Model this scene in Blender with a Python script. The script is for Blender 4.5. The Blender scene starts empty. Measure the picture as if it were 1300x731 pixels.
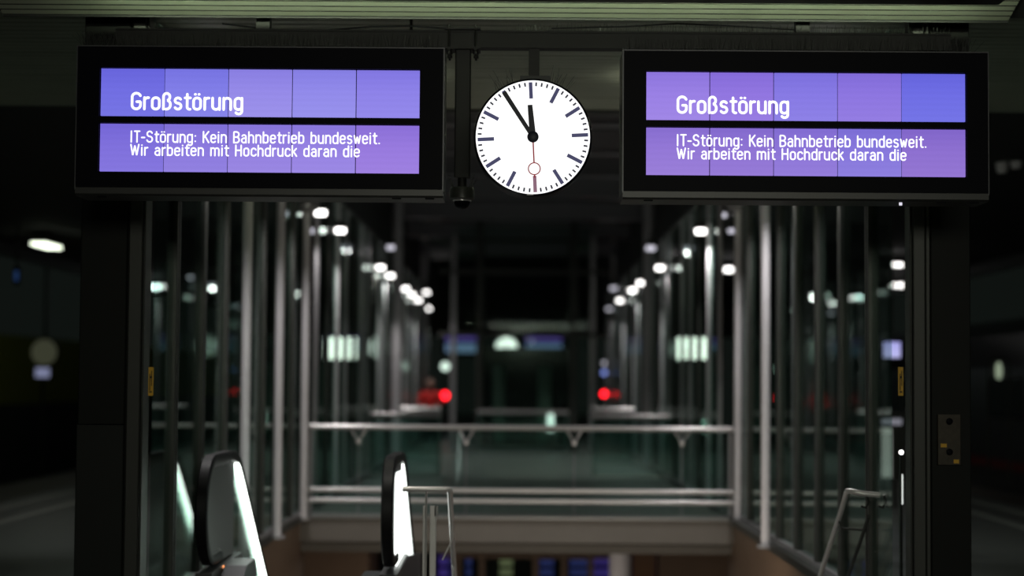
import bpy, math, random
from mathutils import Vector, Matrix
random.seed(7)
S = bpy.context.scene
C = S.collection
PI = math.pi
# ------------------------------------------------------------------ camera
F = 2347.0
EYE = 1.6
roll = math.radians(0.43)
_c, _s = math.cos(roll), math.sin(roll)
_v = Vector((7 / F, -117.5 / F, -1))
_v = Vector((_c * _v.x - _s * _v.y, _s * _v.x + _c * _v.y, _v.z))
pitch = math.atan2(-_v.y, -_v.z)
_y2 = -math.sin(pitch) * _v.y - math.cos(pitch) * _v.z
yaw = math.atan2(_v.x, _y2)
R = Matrix.Rotation(yaw, 3, 'Z') @ Matrix.Rotation(PI / 2 + pitch, 3, 'X') @ Matrix.Rotation(roll, 3, 'Z')
cd = bpy.data.cameras.new('camera'); cam = bpy.data.objects.new('camera', cd); C.objects.link(cam)
cam.matrix_world = Matrix.Translation((0, 0, EYE)) @ R.to_4x4()
cd.sensor_width = 36; cd.lens = 36 * F / 1300; cd.clip_end = 300; cd.clip_start = 0.1
cd.dof.use_dof = True; cd.dof.focus_distance = 11.22; cd.dof.aperture_fstop = 0.85
S.camera = cam
def at(px, py, D):
    """world point on the plane y = D seen at a pixel (1300x731 frame)"""
    d = R @ Vector(((px - 650) / F, -(py - 365.5) / F, -1))
    d *= D / d.y
    return Vector((d.x, D, EYE + d.z))
def lin(r, g, b):
    f = lambda c: (c / 255 / 12.92) if c / 255 <= .04045 else ((c / 255 + .055) / 1.055) ** 2.4
    return (f(r), f(g), f(b), 1)
# ------------------------------------------------------------------ world and exposure
w = bpy.data.worlds.new('night'); S.world = w; w.use_nodes = True
w.node_tree.nodes['Background'].inputs[0].default_value = (.75, 1, .85, 1)
w.node_tree.nodes['Background'].inputs[1].default_value = 0.006
S.view_settings.view_transform = 'Standard'; S.view_settings.look = 'None'
S.view_settings.exposure = 0; S.view_settings.gamma = 1; S.view_settings.use_curve_mapping = False
S.cycles.transparent_max_bounces = 40
S.cycles.max_bounces = 8
S.cycles.sample_clamp_indirect = 3
# ------------------------------------------------------------------ large lights
def area(name, loc, rot, sx, sy, power, col, spread=180):
    l = bpy.data.lights.new(name, 'AREA'); l.shape = 'RECTANGLE'; l.size = sx; l.size_y = sy
    l.energy = power; l.color = col; l.spread = math.radians(spread)
    o = bpy.data.objects.new(name, l); C.objects.link(o); o.location = loc; o.rotation_euler = rot
    return o
# fluorescent lamp over the near platform (its body is built below)
area('fluorescent_light', (0.15, 11.2, 4.002), (math.radians(94), 0, 0), 5.6, .015, 18, (.86, 1, .70), 100)
# added fill light behind the camera to lift the dark tones
area('front_fill_light', (1.2, -1.2, 3.9), (math.radians(72), 0, 0), 5.0, 1.3, 180, (1, 1, .86))
# two added fill lights, unseen behind the displays, washing the plank ceiling
area('ceiling_fill_light', (-1.75, 15.0, 3.86), (math.radians(180), 0, 0), 1.3, .15, 27, (1, 1, .84), 150)
area('ceiling_fill_light', (1.85, 15.0, 3.86), (math.radians(180), 0, 0), 1.3, .15, 27, (1, 1, .84), 150)
# lamp of the lower hall, and an added unseen fill in the stairwell
area('hall_light', (0, 25.9, -.43), (0, 0, 0), 4.0, 2.4, 65, (1, .88, .76))
area('stairwell_fill_light', (.72, 16.9, -1.25), (math.radians(118), 0, 0), 2.5, .3, 26, (1, .86, .72))
# ------------------------------------------------------------------ materials
M = {}
def mat(name, col, rough=.5, metal=0, emit=None, es=0, noise=0, nscale=8, bump=0, coat=0, spec=.5):
    m = bpy.data.materials.new(name); m.use_nodes = True; nt = m.node_tree
    b = nt.nodes['Principled BSDF']
    b.inputs['Base Color'].default_value = col; b.inputs['Roughness'].default_value = rough
    b.inputs['Metallic'].default_value = metal; b.inputs['Coat Weight'].default_value = coat
    b.inputs['Specular IOR Level'].default_value = spec
    if emit: b.inputs['Emission Color'].default_value = emit; b.inputs['Emission Strength'].default_value = es
    if noise or bump:
        tc = nt.nodes.new('ShaderNodeTexCoord'); n = nt.nodes.new('ShaderNodeTexNoise')
        n.inputs['Scale'].default_value = nscale; n.inputs['Detail'].default_value = 5
        nt.links.new(tc.outputs['Object'], n.inputs['Vector'])
        if noise:
            mr = nt.nodes.new('ShaderNodeMapRange'); mr.inputs['To Min'].default_value = 1 - noise; mr.inputs['To Max'].default_value = 1 + noise
            nt.links.new(n.outputs['Fac'], mr.inputs['Value'])
            mx = nt.nodes.new('ShaderNodeVectorMath'); mx.operation = 'SCALE'; mx.inputs[0].default_value = col[:3]
            nt.links.new(mr.outputs['Result'], mx.inputs['Scale']); nt.links.new(mx.outputs['Vector'], b.inputs['Base Color'])
        if bump:
            bp = nt.nodes.new('ShaderNodeBump'); bp.inputs['Strength'].default_value = bump; bp.inputs['Distance'].default_value = .01
            nt.links.new(n.outputs['Fac'], bp.inputs['Height']); nt.links.new(bp.outputs['Normal'], b.inputs['Normal'])
    M[name] = m; return m
def glow(name, col, strength):
    m = bpy.data.materials.new(name); m.use_nodes = True; nt = m.node_tree; nt.nodes.clear()
    e = nt.nodes.new('ShaderNodeEmission'); e.inputs[0].default_value = col; e.inputs[1].default_value = strength
    o = nt.nodes.new('ShaderNodeOutputMaterial'); nt.links.new(e.outputs[0], o.inputs[0]); M[name] = m; return m
def glassmat(name, tint, refl=1.0):
    m = bpy.data.materials.new(name); m.use_nodes = True; nt = m.node_tree; nt.nodes.clear()
    t = nt.nodes.new('ShaderNodeBsdfTransparent'); t.inputs[0].default_value = tint
    g = nt.nodes.new('ShaderNodeBsdfGlossy'); g.inputs['Roughness'].default_value = .004; g.inputs[0].default_value = (.9, 1, .97, 1)
    fr = nt.nodes.new('ShaderNodeFresnel'); fr.inputs[0].default_value = 1.5
    ml = nt.nodes.new('ShaderNodeMath'); ml.operation = 'MULTIPLY'; ml.inputs[1].default_value = refl; ml.use_clamp = True
    mx = nt.nodes.new('ShaderNodeMixShader'); o = nt.nodes.new('ShaderNodeOutputMaterial')
    nt.links.new(fr.outputs[0], ml.inputs[0]); nt.links.new(ml.outputs[0], mx.inputs[0]); nt.links.new(t.outputs[0], mx.inputs[1])
    nt.links.new(g.outputs[0], mx.inputs[2]); nt.links.new(mx.outputs[0], o.inputs[0]); M[name] = m; return m
mat('plank', (.40, .43, .33, 1), .45, 0, noise=.16, nscale=3)
mat('gap', (.02, .02, .02, 1), .8)
mat('dark_steel', (.035, .038, .033, 1), .5, .3, noise=.2)
mat('black_case', (.0035, .0035, .006, 1), .45, 0, spec=.06)
mat('case_edge', (.05, .05, .047, 1), .4, .5)
mat('aluminium', (.42, .41, .42, 1), .38, .55, noise=.06)
mat('dark_aluminium', (.062, .064, .057, 1), .42, .4)
mat('beam_paint', (.012, .012, .010, 1), .55, .2)
mat('column_steel', (.80, .77, .79, 1), .42, .2, noise=.05)
mat('clad', (.011, .012, .010, 1), .5, 0, spec=.15, noise=.15, nscale=2)
mat('clad_low', (.018, .020, .018, 1), .45, 0, spec=.2, noise=.12, nscale=2)
mat('stainless', (.75, .73, .73, 1), .3, .35)
mat('brushed', (.34, .34, .33, 1), .45, .7)
mat('rail_steel', (.78, .76, .74, 1), .3, .45)
mat('dark_plate', (.085, .085, .088, 1), .4, .4)
mat('rubber', (.005, .005, .006, 1), .45, 0, spec=.25)
mat('floor', (.13, .13, .12, 1), .42, 0, noise=.25, nscale=6)
mat('stone', (.20, .185, .165, 1), .6, 0, noise=.12, nscale=3)
mat('brown_wall', (.22, .145, .095, 1), .55, 0, noise=.15, nscale=2)
mat('concrete', (.21, .19, .165, 1), .6, 0, noise=.1, nscale=4)
mat('white_line', (.32, .32, .28, 1), .6)
mat('roof_dark', (.05, .052, .05, 1), .6)
mat('louvre', (.32, .31, .33, 1), .45, .2)
mat('yellow_green', (.34, .36, .03, 1), .6, noise=.2)
mat('grey_green', (.12, .17, .14, 1), .6, noise=.2)
mat('ballast', (.05, .048, .045, 1), .9, bump=1, nscale=40, noise=.3)
mat('train_grey', (.05, .052, .055, 1), .3, .2)
mat('train_red', (.30, .012, .015, 1), .35)
mat('dark_glass', (.01, .013, .014, 1), .1)
mat('yellow', (.75, .42, .02, 1), .5)
mat('ink', (.01, .01, .01, 1), .6)
mat('clock_mark', (.03, .03, .075, 1), .5, emit=(.07, .07, .16, 1), es=.7)
mat('minute_mark', (.02, .02, .03, 1), .5, emit=(.05, .05, .08, 1), es=.5)
mat('clock_hand', (.012, .014, .03, 1), .5)
mat('red_hand', (.45, .02, .03, 1), .5, emit=(.5, .05, .07, 1), es=.35)
mat('red_six', (.2, .05, .1, 1), .5, emit=(.22, .12, .17, 1), es=1)
mat('jacket', (.85, .03, .025, 1), .7)
mat('trousers', (.02, .02, .03, 1), .8)
mat('skin', (.75, .48, .38, 1), .5)
mat('hair', (.03, .02, .012, 1), .6)
mat('white_column', (.75, .73, .76, 1), .4)
mat('wood', (.20, .09, .03, 1), .4, noise=.2)
mat('plate', (.05, .042, .03, 1), .4, .5, noise=.5, nscale=30)
glow('dial', (1, 1, 1, 1), 1.3)
glow('strip', (.93, 1, .93, 1), 5.5)
glow('lit_panel', (.94, 1, .95, 1), 2.6)
glow('bulb', (1, .97, .94, 1), 4.5)
glow('bulb_cool', (.75, 1, .97, 1), 5)
glow('bulb_dim', (.85, .83, .95, 1), .9)
glow('tube', (.90, 1, .78, 1), 3)
glow('fill_diffuser', (.9, 1, .8, 1), .6)  # diffuser of the added fitting behind the camera
glow('far_dial', (.9, 1, .9, 1), 1.5)
glow('side_sign', (.93, 1, .88, 1), 3.0)
glow('sign_white', (.75, .95, .82, 1), 1.5)
glow('sign_blue', (.25, .33, .85, 1), 1.2)
glow('red_light', (1, .01, .02, 1), 6)
glow('led', (1, .35, .12, 1), 5)
glow('text', (.96, .97, 1, 1), 1.35)
glow('shop_purple', (.10, .06, .40, 1), .3)
glow('shop_blue', (.08, .10, .40, 1), .22)
glow('shop_green', (.45, .48, .25, 1), .22)
glow('vitrine', (.62, .66, .60, 1), .42)
glow('vitrine_bright', (.8, .85, .8, 1), 1.1)
glassmat('glass', (.86, .93, .90, 1), .38)
glassmat('lift_glass', (.86, .93, .90, 1), .14)
glassmat('balustrade_glass', (.86, .93, .90, 1), .3)
glassmat('rail_glass', (.76, .88, .85, 1), .9)
# screens: per panel tint (object colour) with the uneven backlight of the real tiles
sm = bpy.data.materials.new('screen'); sm.use_nodes = True; nt = sm.node_tree; nt.nodes.clear()
oi = nt.nodes.new('ShaderNodeObjectInfo'); tc = nt.nodes.new('ShaderNodeTexCoord')
sp = nt.nodes.new('ShaderNodeSeparateXYZ'); nt.links.new(tc.outputs['Generated'], sp.inputs[0])
rp = nt.nodes.new('ShaderNodeValToRGB')
cr = rp.color_ramp; cr.elements[0].position = 0; cr.elements[0].color = (1.12, 1.12, 1.02, 1)
cr.elements[1].position = 1; cr.elements[1].color = (.84, .82, .93, 1)
e_ = cr.elements.new(.55); e_.color = (1.02, 1.0, 1.0, 1)
nt.links.new(sp.outputs['Z'], rp.inputs[0])
wv = nt.nodes.new('ShaderNodeTexWave'); wv.bands_direction = 'Z'; wv.inputs['Scale'].default_value = 9; wv.inputs['Distortion'].default_value = .6
nt.links.new(tc.outputs['Object'], wv.inputs[0])
mr = nt.nodes.new('ShaderNodeMapRange'); mr.inputs['To Min'].default_value = .985; mr.inputs['To Max'].default_value = 1.015
nt.links.new(wv.outputs['Fac'], mr.inputs['Value'])
m1 = nt.nodes.new('ShaderNodeMix'); m1.data_type = 'RGBA'; m1.blend_type = 'MULTIPLY'; m1.inputs[0].default_value = 1
nt.links.new(oi.outputs['Color'], m1.inputs[6]); nt.links.new(rp.outputs[0], m1.inputs[7])
em = nt.nodes.new('ShaderNodeEmission'); nt.links.new(m1.outputs[2], em.inputs[0]); nt.links.new(mr.outputs[0], em.inputs[1])
oo = nt.nodes.new('ShaderNodeOutputMaterial'); nt.links.new(em.outputs[0], oo.inputs[0]); M['screen'] = sm
# ------------------------------------------------------------------ mesh helpers
class MB:
    def __init__(s): s.v = []; s.f = []
    def add(s, vs, fs):
        n = len(s.v); s.v += [tuple(v) for v in vs]; s.f += [tuple(i + n for i in f) for f in fs]; return s
    def box(s, x0, x1, y0, y1, z0, z1):
        vs = [(x, y, z) for x in (x0, x1) for y in (y0, y1) for z in (z0, z1)]
        return s.add(vs, [(0, 1, 3, 2), (4, 6, 7, 5), (0, 4, 5, 1), (2, 3, 7, 6), (0, 2, 6, 4), (1, 5, 7, 3)])
    def bbox(s, x0, x1, y0, y1, z0, z1, c=.01):
        """box with its long vertical edges chamfered"""
        p = [(x0 + c, y0), (x1 - c, y0), (x1, y0 + c), (x1, y1 - c), (x1 - c, y1), (x0 + c, y1), (x0, y1 - c), (x0, y0 + c)]
        return s.prism([(a, b) for a, b in p], z0, z1, 'Z')
    def prism(s, pts, a, b, axis='X'):
        n = len(pts)
        def mk(p, q):
            if axis == 'X': return (q, p[0], p[1])
            if axis == 'Y': return (p[0], q, p[1])
            return (p[0], p[1], q)
        vs = [mk(p, a) for p in pts] + [mk(p, b) for p in pts]
        return s.add(vs, [tuple(range(n - 1, -1, -1)), tuple(range(n, 2 * n))] + [(i, (i + 1) % n, n + (i + 1) % n, n + i) for i in range(n)])
    def tube(s, path, r, n=10, ry=None, caps=True, closed=False):
        """tube along path; r may be a list"""
        P = [Vector(p) for p in path]; L = len(P); rings = []
        up = Vector((0, 0, 1))
        prev = None
        for i, p in enumerate(P):
            if closed: t = P[(i + 1) % L] - P[i - 1]
            else: t = P[min(i + 1, L - 1)] - P[max(i - 1, 0)]
            t.normalize()
            if prev is None:
                a = Vector((1, 0, 0)) if abs(t.x) < .9 else Vector((0, 1, 0))
                a = (a - t * a.dot(t)).normalized()
            else: a = (prev - t * prev.dot(t)).normalized()
            prev = a; b = t.cross(a)
            rr = r[i] if isinstance(r, (list, tuple)) else r
            r2 = rr if ry is None else ry
            rings.append([p + a * math.cos(2 * PI * k / n) * rr + b * math.sin(2 * PI * k / n) * r2 for k in range(n)])
        vs = [v for g in rings for v in g]; fs = []
        for i in range(L if closed else L - 1):
            j = (i + 1) % L
            for k in range(n): fs.append((i * n + k, i * n + (k + 1) % n, j * n + (k + 1) % n, j * n + k))
        if caps and not closed: fs += [tuple(range(n - 1, -1, -1)), tuple((L - 1) * n + k for k in range(n))]
        return s.add(vs, fs)
    def band(s, path, xc, wx, th):
        """flat band (rect section) swept along a path of (y,z), width wx along X, thickness th"""
        L = len(path); vs = []; fs = []
        for i in range(L):
            a = Vector(path[max(i - 1, 0)]); b = Vector(path[min(i + 1, L - 1)]); t = (b - a).normalized(); nn = Vector((-t.y, t.x))
            p = Vector(path[i])
            for (dx, dn) in ((-1, -.6), (-1, .6), (-.75, 1), (.75, 1), (1, .6), (1, -.6), (.75, -1), (-.75, -1)):
                q = p + nn * dn * th / 2; vs.append((xc + dx * wx / 2, q.x, q.y))
        for i in range(L - 1):
            for k in range(8): fs.append((i * 8 + k, i * 8 + (k + 1) % 8, (i + 1) * 8 + (k + 1) % 8, (i + 1) * 8 + k))
        fs += [tuple(range(7, -1, -1)), tuple((L - 1) * 8 + k for k in range(8))]
        return s.add(vs, fs)
    def lathe(s, c, prof, n=24, axis='Y'):
        """profile (r, t) about an axis through c"""
        vs = []; fs = []; L = len(prof)
        for r, t in prof:
            for k in range(n):
                a = 2 * PI * k / n
                if axis == 'Y': vs.append((c[0] + r * math.cos(a), c[1] + t, c[2] + r * math.sin(a)))
                else: vs.append((c[0] + r * math.cos(a), c[1] + r * math.sin(a), c[2] + t))
        for i in range(L - 1):
            for k in range(n): fs.append((i * n + k, i * n + (k + 1) % n, (i + 1) * n + (k + 1) % n, (i + 1) * n + k))
        fs += [tuple(range(n - 1, -1, -1)), tuple((L - 1) * n + k for k in range(n))]
        return s.add(vs, fs)
    def build(s, name, m, parent=None, smooth=False, world=True):
        off = Vector((0, 0, 0))
        p = parent
        while p is not None: off += p.location; p = p.parent
        me = bpy.data.meshes.new(name)
        me.from_pydata([(v[0] - off.x, v[1] - off.y, v[2] - off.z) for v in s.v] if world else s.v, [], s.f)
        import bmesh
        bm = bmesh.new(); bm.from_mesh(me); bmesh.ops.recalc_face_normals(bm, faces=bm.faces); bm.to_mesh(me); bm.free()
        if smooth:
            for q in me.polygons: q.use_smooth = True
            me.set_sharp_from_angle(angle=math.radians(40))
        me.materials.append(M[m] if isinstance(m, str) else m)
        o = bpy.data.objects.new(name, me); C.objects.link(o); o.parent = parent
        return o
def tag(o, label=None, cat=None, group=None, kind=None):
    if label: o['label'] = label
    if cat: o['category'] = cat
    if group: o['group'] = group
    if kind: o['kind'] = kind
    return o
def thing(name, loc, label, cat, group=None, kind=None):
    o = bpy.data.objects.new(name, None); C.objects.link(o); o.location = loc; o.empty_display_size = .2
    return tag(o, label, cat, group, kind)
def copytree(o, parent=None):
    c = o.copy(); C.objects.link(c); c.parent = parent
    for k in ('label', 'group'): 
        pass
    for ch in list(o.children): copytree(ch, c)
    return c
def struct(mb, name, m, label=None, smooth=False):
    o = mb.build(name, m, None, smooth); o['kind'] = 'structure'
    if label: o['label'] = label
    return o

# ================================================================== SETTING
FZ = -4.5          # lower hall floor
XW = 2.5           # glass wall planes
Y0, Y1 = 12.6, 21.5  # opening in the platform
f = MB()
f.box(-6.6, 6.6, -2, Y0, -.3, 0)
f.box(-6.6, -XW - .02, Y0, Y1, -.3, 0); f.box(XW + .02, 6.6, Y0, Y1, -.3, 0)
f.box(-6.6, 6.6, Y1, 90, -.27, 0)
struct(f, 'floor', 'floor', 'dark grey platform floor around the escalator opening')
struct(MB().box(-9, 9, Y0 - 3, 60, FZ - .2, FZ), 'floor', 'stone', 'floor of the lower hall under the platform')
struct(MB().box(-XW + .0, XW, Y1 - .06, Y1 - .002, -.26, .004).box(-XW, XW, Y1 - .05, Y1 - .002, -.275, -.26), 'trim_1', 'concrete', 'grey-brown fascia of the floor slab at the far side of the opening')
struct(MB().box(-XW, XW, Y1 - .10, Y1 + .22, .004, .03), 'trim_2', 'brushed', 'metal edge strip on the slab at the far side of the opening')
struct(MB().box(-XW - .35, -XW, Y0, Y1 + .4, FZ, -.02), 'wall_left', 'brown_wall', 'brown side wall of the stairwell on the left')
struct(MB().box(XW, XW + .35, Y0, Y1 + .4, FZ, -.02), 'wall_right', 'brown_wall', 'brown side wall of the stairwell on the right')
struct(MB().box(-XW - .02, -XW + .06, Y0 + .1, Y1, -.02, .05), 'trim_3', 'dark_aluminium', 'metal kerb under the left glass wall')
struct(MB().box(XW - .06, XW + .02, Y0 + .1, Y1, -.02, .05), 'trim_4', 'dark_aluminium', 'metal kerb under the right glass wall')
struct(MB().box(-30, -6.6, -4, 100, -1.35, -1.2), 'floor', 'ballast', 'dark track bed left of the platform')
struct(MB().box(6.6, 30, -4, 100, -1.35, -1.2), 'floor', 'ballast', 'dark track bed right of the platform')
for i, s in enumerate((-1, 1)):
    side = 'left' if s < 0 else 'right'
    for j, x in enumerate((5.62, 6.2)):
        xa, xb = sorted((s * x, s * (x + .13)))
        struct(MB().box(xa, xb, 2, 85, 0, .004), 'trim_%d' % (5 + 2 * i + j), 'white_line', '%s pale line along the %s platform edge' % ('inner' if j == 0 else 'outer', side))
# ------------------------------------------------------------------ ceilings of planks
YS = 12.04
H1, H2 = 3.98, 4.10
ce = MB()
ce.prism([(-2, H1 + 1.2), (7.6, H1 + 1.2), (YS, H1 + .02), (YS, H1 + .14), (7.6, H1 + 1.35), (-2, H1 + 1.35)], -9.6, 9.6)
ce.box(-9.6, 9.6, YS, 16.95, H2 + .03, H2 + .2)
ce.box(-9.6, -2.75, 16.95, 85, H2 + .0, H2 + .2); ce.box(2.75, 9.6, 16.95, 85, H2 + .0, H2 + .2)
ceil = struct(ce, 'ceiling', 'gap', 'dark plank ceiling of the platform canopy')
def plank(y, wd, z, x0, x1):
    p = MB(); e = .006
    p.prism([(y + .006, z + .03), (y + .006, z + e), (y + .012, z), (y + wd - .022, z), (y + wd - .016, z + e), (y + wd - .016, z + .03)], x0, x1)
    return p.build('ceiling_plank', 'plank', ceil)
for k in range(12):
    # the near soffit is tilted up towards the camera to catch the lamp light: slats 75 mm wide
    ya = YS - .07 * (k + 1) + .008; yb = YS - .07 * k - .008; za = H1 + .27 * (YS - ya); zb = H1 + .27 * (YS - yb)
    MB().prism([(ya, za + .02), (ya, za + .004), (ya + .005, za - .001), (yb - .005, zb - .001), (yb, zb + .004), (yb, zb + .02)], -3.4, 3.2).build('soffit_slat', 'plank', ceil)
    MB().box(-3.4, 3.2, yb + .001, yb + .015, zb - .004, zb + .02).build('slat_joint', 'gap', ceil)
y = YS
while y < 16.9:
    plank(y, .15, H2 + random.uniform(-.002, .002), -7.5, 7.5); y += .15
struct(MB().box(-3.4, 3.2, YS + .001, YS + .02, H1 - .012, H1 + .15), 'trim_9', 'dark_steel', 'dark edge strip where the ceiling steps up')
struct(MB().box(-2.75, 2.75, 16.95, 17.15, H2 - .02, 6.4), 'wall_back', 'roof_dark', 'dark upstand at the end of the plank ceiling')
for i, s in enumerate((-1, 1)):
    xa, xb = sorted((s * 2.75, s * 2.6))
    struct(MB().box(xa, xb, 17.15, 60, H2 - .05, 6.4), 'wall_%s' % ('left' if s < 0 else 'right'), 'roof_dark', 'dark upper wall over the %s glass wall' % ('left' if s < 0 else 'right'))
    xa, xb = sorted((s * 9.6, s * 9.75))
    struct(MB().box(xa, xb, -2, 85, H2 - .22, H2 + .2), 'trim_%d' % (10 + i), 'dark_steel', 'fascia along the %s edge of the canopy' % ('left' if s < 0 else 'right'))
struct(MB().box(-2.75, 2.75, 17.15, 60, 6.4, 6.5), 'ceiling', 'roof_dark', 'dark high roof over the central hall')
for k, D in enumerate((24, 27, 30, 33.5, 38, 43, 49)):
    b = MB().box(-2.6, 2.6, D, D + .18, 4.95, 5.25).box(-2.6, 2.6, D - .06, D + .24, 4.93, 4.95).box(-2.6, 2.6, D - .06, D + .24, 5.25, 5.27)
    o = b.build('roof_beam', 'louvre'); tag(o, 'dark steel beam across the high roof, number %s from the clock' % ['one', 'two', 'three', 'four', 'five', 'six', 'seven'][k], 'beam')
    o['label'] = ['nearest dark steel cross beam of the high roof behind the clock', 'second dark cross beam of the high roof behind the clock', 'third dark cross beam of the high roof behind the clock', 'middle dark cross beam of the high roof down the hall', 'third farthest cross beam of the high roof down the hall', 'second farthest cross beam of the high roof down the hall', 'farthest dark cross beam of the high roof down the hall'][k]
    o['group'] = 'cross beams of the high roof'
# ------------------------------------------------------------------ portals at the near end of the glass walls
def portal(s):
    side = 'left' if s < 0 else 'right'
    D = 12.32
    r = thing('portal_pillar', (s * 2.75, D, 0), 'near-black clad pillar at the %s end of the glass enclosure, below the %s display' % (side, side), 'pillar', 'dark portal pillars')
    def bx(a, b, y0, y1, z0, z1, n, m):
        xa, xb = sorted((s * a, s * b)); return MB().bbox(xa, xb, y0, y1, z0, z1, .006).build(n, m, r)
    if s < 0:
        bx(2.615, 2.925, D, D + .5, 1.292, H2, 'upper_cladding', 'clad')
        o = bx(2.614, 2.93, D - .012, D + .5, 0, 1.285, 'lower_cladding', 'clad_low')
        bx(2.60, 2.612, D + .01, D + .2, 0, H2, 'joint_strip', 'dark_aluminium')
        bx(2.51, 2.598, D - .02, D + .3, 0, H2, 'frame_post', 'dark_aluminium')
        bx(2.493, 2.507, D + .0, D + .05, 0, H2, 'door_stop', 'dark_aluminium')
    else:
        bx(2.75, 3.015, D, D + .5, 0, H2, 'cladding', 'clad')
        bx(2.715, 2.745, D - .01, D + .2, 0, H2, 'joint_strip', 'dark_aluminium')
        bx(2.63, 2.71, D - .02, D + .25, 0, H2, 'frame_post', 'dark_aluminium')
        bx(2.612, 2.627, D + .0, D + .05, 0, H2, 'door_stop', 'dark_aluminium')
    return r
portal(-1); portal(1)
# yellow notices on the frame posts
for s, px, lab in ((-1, 192.5, 'left'), (1, 1142.5, 'right')):
    p = at(px, 484, 12.36)
    r = thing('warning_sticker', (p.x, 12.35, p.z), 'narrow yellow warning sticker on the %s portal frame post' % lab, 'sticker', 'yellow stickers on the portal frames')
    MB().box(p.x - .016, p.x + .016, 12.33, 12.345, p.z - .095, p.z + .095).build('yellow_plate', 'yellow', r)
    mk = MB().box(p.x - .008, p.x + .008, 12.326, 12.33, p.z - .075, p.z - .065)
    mk.box(p.x - .008, p.x - .003, 12.326, 12.33, p.z - .06, p.z + .05); mk.box(p.x + .003, p.x + .008, 12.326, 12.33, p.z - .03, p.z + .07)
    mk.box(p.x - .003, p.x + .004, 12.326, 12.33, p.z + .02, p.z + .035)
    mk.build('printed_mark', 'ink', r)
# service plate on the right pillar
a = at(1190, 526, 12.3); b = at(1220, 590, 12.3)
r = thing('switch_plate', ((a.x + b.x) / 2, 12.32, b.z), 'worn metal plate with two key switches on the right dark pillar', 'switch')
MB().bbox(a.x, b.x, 12.295, 12.318, b.z, a.z, .004).build('plate', 'plate', r)
for zz in (a.z - .045, b.z + .085):
    MB().lathe((((a.x + b.x) / 2), 12.285, zz), [(.022, .01), (.022, 0), (.016, -.004), (.006, -.004), (.006, -.002)], 16).build('key_switch', 'black_case', r, True)
MB().box(a.x + .02, a.x + .06, 12.292, 12.295, b.z + .115, b.z + .14).build('old_sticker', 'yellow', r)
MB().box(b.x - .05, b.x - .015, 12.292, 12.295, b.z + .01, b.z + .035).build('old_sticker', 'yellow', r)
# ------------------------------------------------------------------ glass side walls
def mull(x, s, D, z0, z1, m, parent, d=.13, wd=.10):
    """H section: two fins with a recess"""
    p = MB(); xa = x - wd / 2; xb = x + wd / 2
    p.bbox(xa, xb, D - d / 2, D - d / 2 + .045, z0, z1, .004)
    p.bbox(xa, xb, D + d / 2 - .045, D + d / 2, z0, z1, .004)
    p.box(xa + .02, xb - .02, D - d / 2 + .045, D + d / 2 - .045, z0, z1)
    return p.build('mullion', m, parent)
def glasswall(s, Ds, label, mats, x=XW, zt=H2 - .02, wd=.07, first=None):
    r = thing('glass_partition', (s * x, Ds[0], 0), label, 'glass wall', 'glass side walls of the hall')
    for i, D in enumerate(Ds):
        mull(s * x, s, D, .05, zt, mats[i % len(mats)] if isinstance(mats, (list, tuple)) else mats, r, wd=wd)
        if i < len(Ds) - 1:
            g = MB().box(s * x - .006, s * x + .006, D + .065, Ds[i + 1] - .065, .09, zt - .03)
            g.build('glass_pane', 'glass', r)
    if first: MB().box(s * x - .006, s * x + .006, first, Ds[0] - .065, .09, zt - .03).build('glass_pane', 'glass', r)
    MB().box(s * x - .04, s * x + .04, Ds[0], Ds[-1], .045, .09).build('bottom_rail', 'aluminium', r)
    MB().box(s * x - .04, s * x + .04, Ds[0], Ds[-1], zt - .03, zt + .02).build('top_rail', 'dark_aluminium', r)
    return r
near = [13.4 + 1.16 * i for i in range(8)]
glasswall(-1, near, 'left glass wall with dark metal mullions beside the escalator, below the left display', 'dark_aluminium', first=12.69)
glasswall(1, near, 'right glass wall with dark metal mullions beside the stairs, below the right display', 'dark_aluminium', x=2.56, first=12.69)
far = [22.9 + 1.3 * i for i in range(23)]
glasswall(-1, far, 'long far glass wall with close mullions on the left, behind the cross railing', ['aluminium', 'dark_aluminium', 'column_steel'], wd=.05)
glasswall(1, far, 'long far glass wall with close mullions on the right, behind the cross railing', ['aluminium', 'column_steel', 'dark_aluminium'], wd=.05)
# round steel columns that stand inside the glass walls
def col(x, D, zt, rad, label):
    r = thing('steel_column', (x, D, 0), label, 'column', 'bright steel columns along the glass walls')
    MB().lathe((x, D, 0), [(rad, .03), (rad, zt - .05)], 20, 'Z').build('shaft', 'column_steel', r, True)
    MB().lathe((x, D, 0), [(rad + .04, .0), (rad + .04, .03)], 20, 'Z').build('foot_plate', 'aluminium', r)
    MB().lathe((x, D, 0), [(rad + .02, zt - .05), (rad + .10, zt + .0), (rad + .10, zt + .06)], 20, 'Z').build('head_plate', 'aluminium', r)
for px, D, zt, lab in ((312, 16.3, 4.0, 'nearest bright steel column at the left glass wall, below the left display'),
                       (354, 18.6, 3.75, 'second bright steel column at the left glass wall, behind the escalator'),
                       (387, 21.1, 3.55, 'bright steel column where the cross railing meets the left glass wall'),
                       (972, 18.0, 4.0, 'bright steel column at the right glass wall, behind the stair handrail'),
                       (937, 21.1, 3.6, 'bright steel column where the cross railing meets the right glass wall')):
    p = at(px, 483, D); col(p.x, D, zt, .045, lab)
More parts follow.
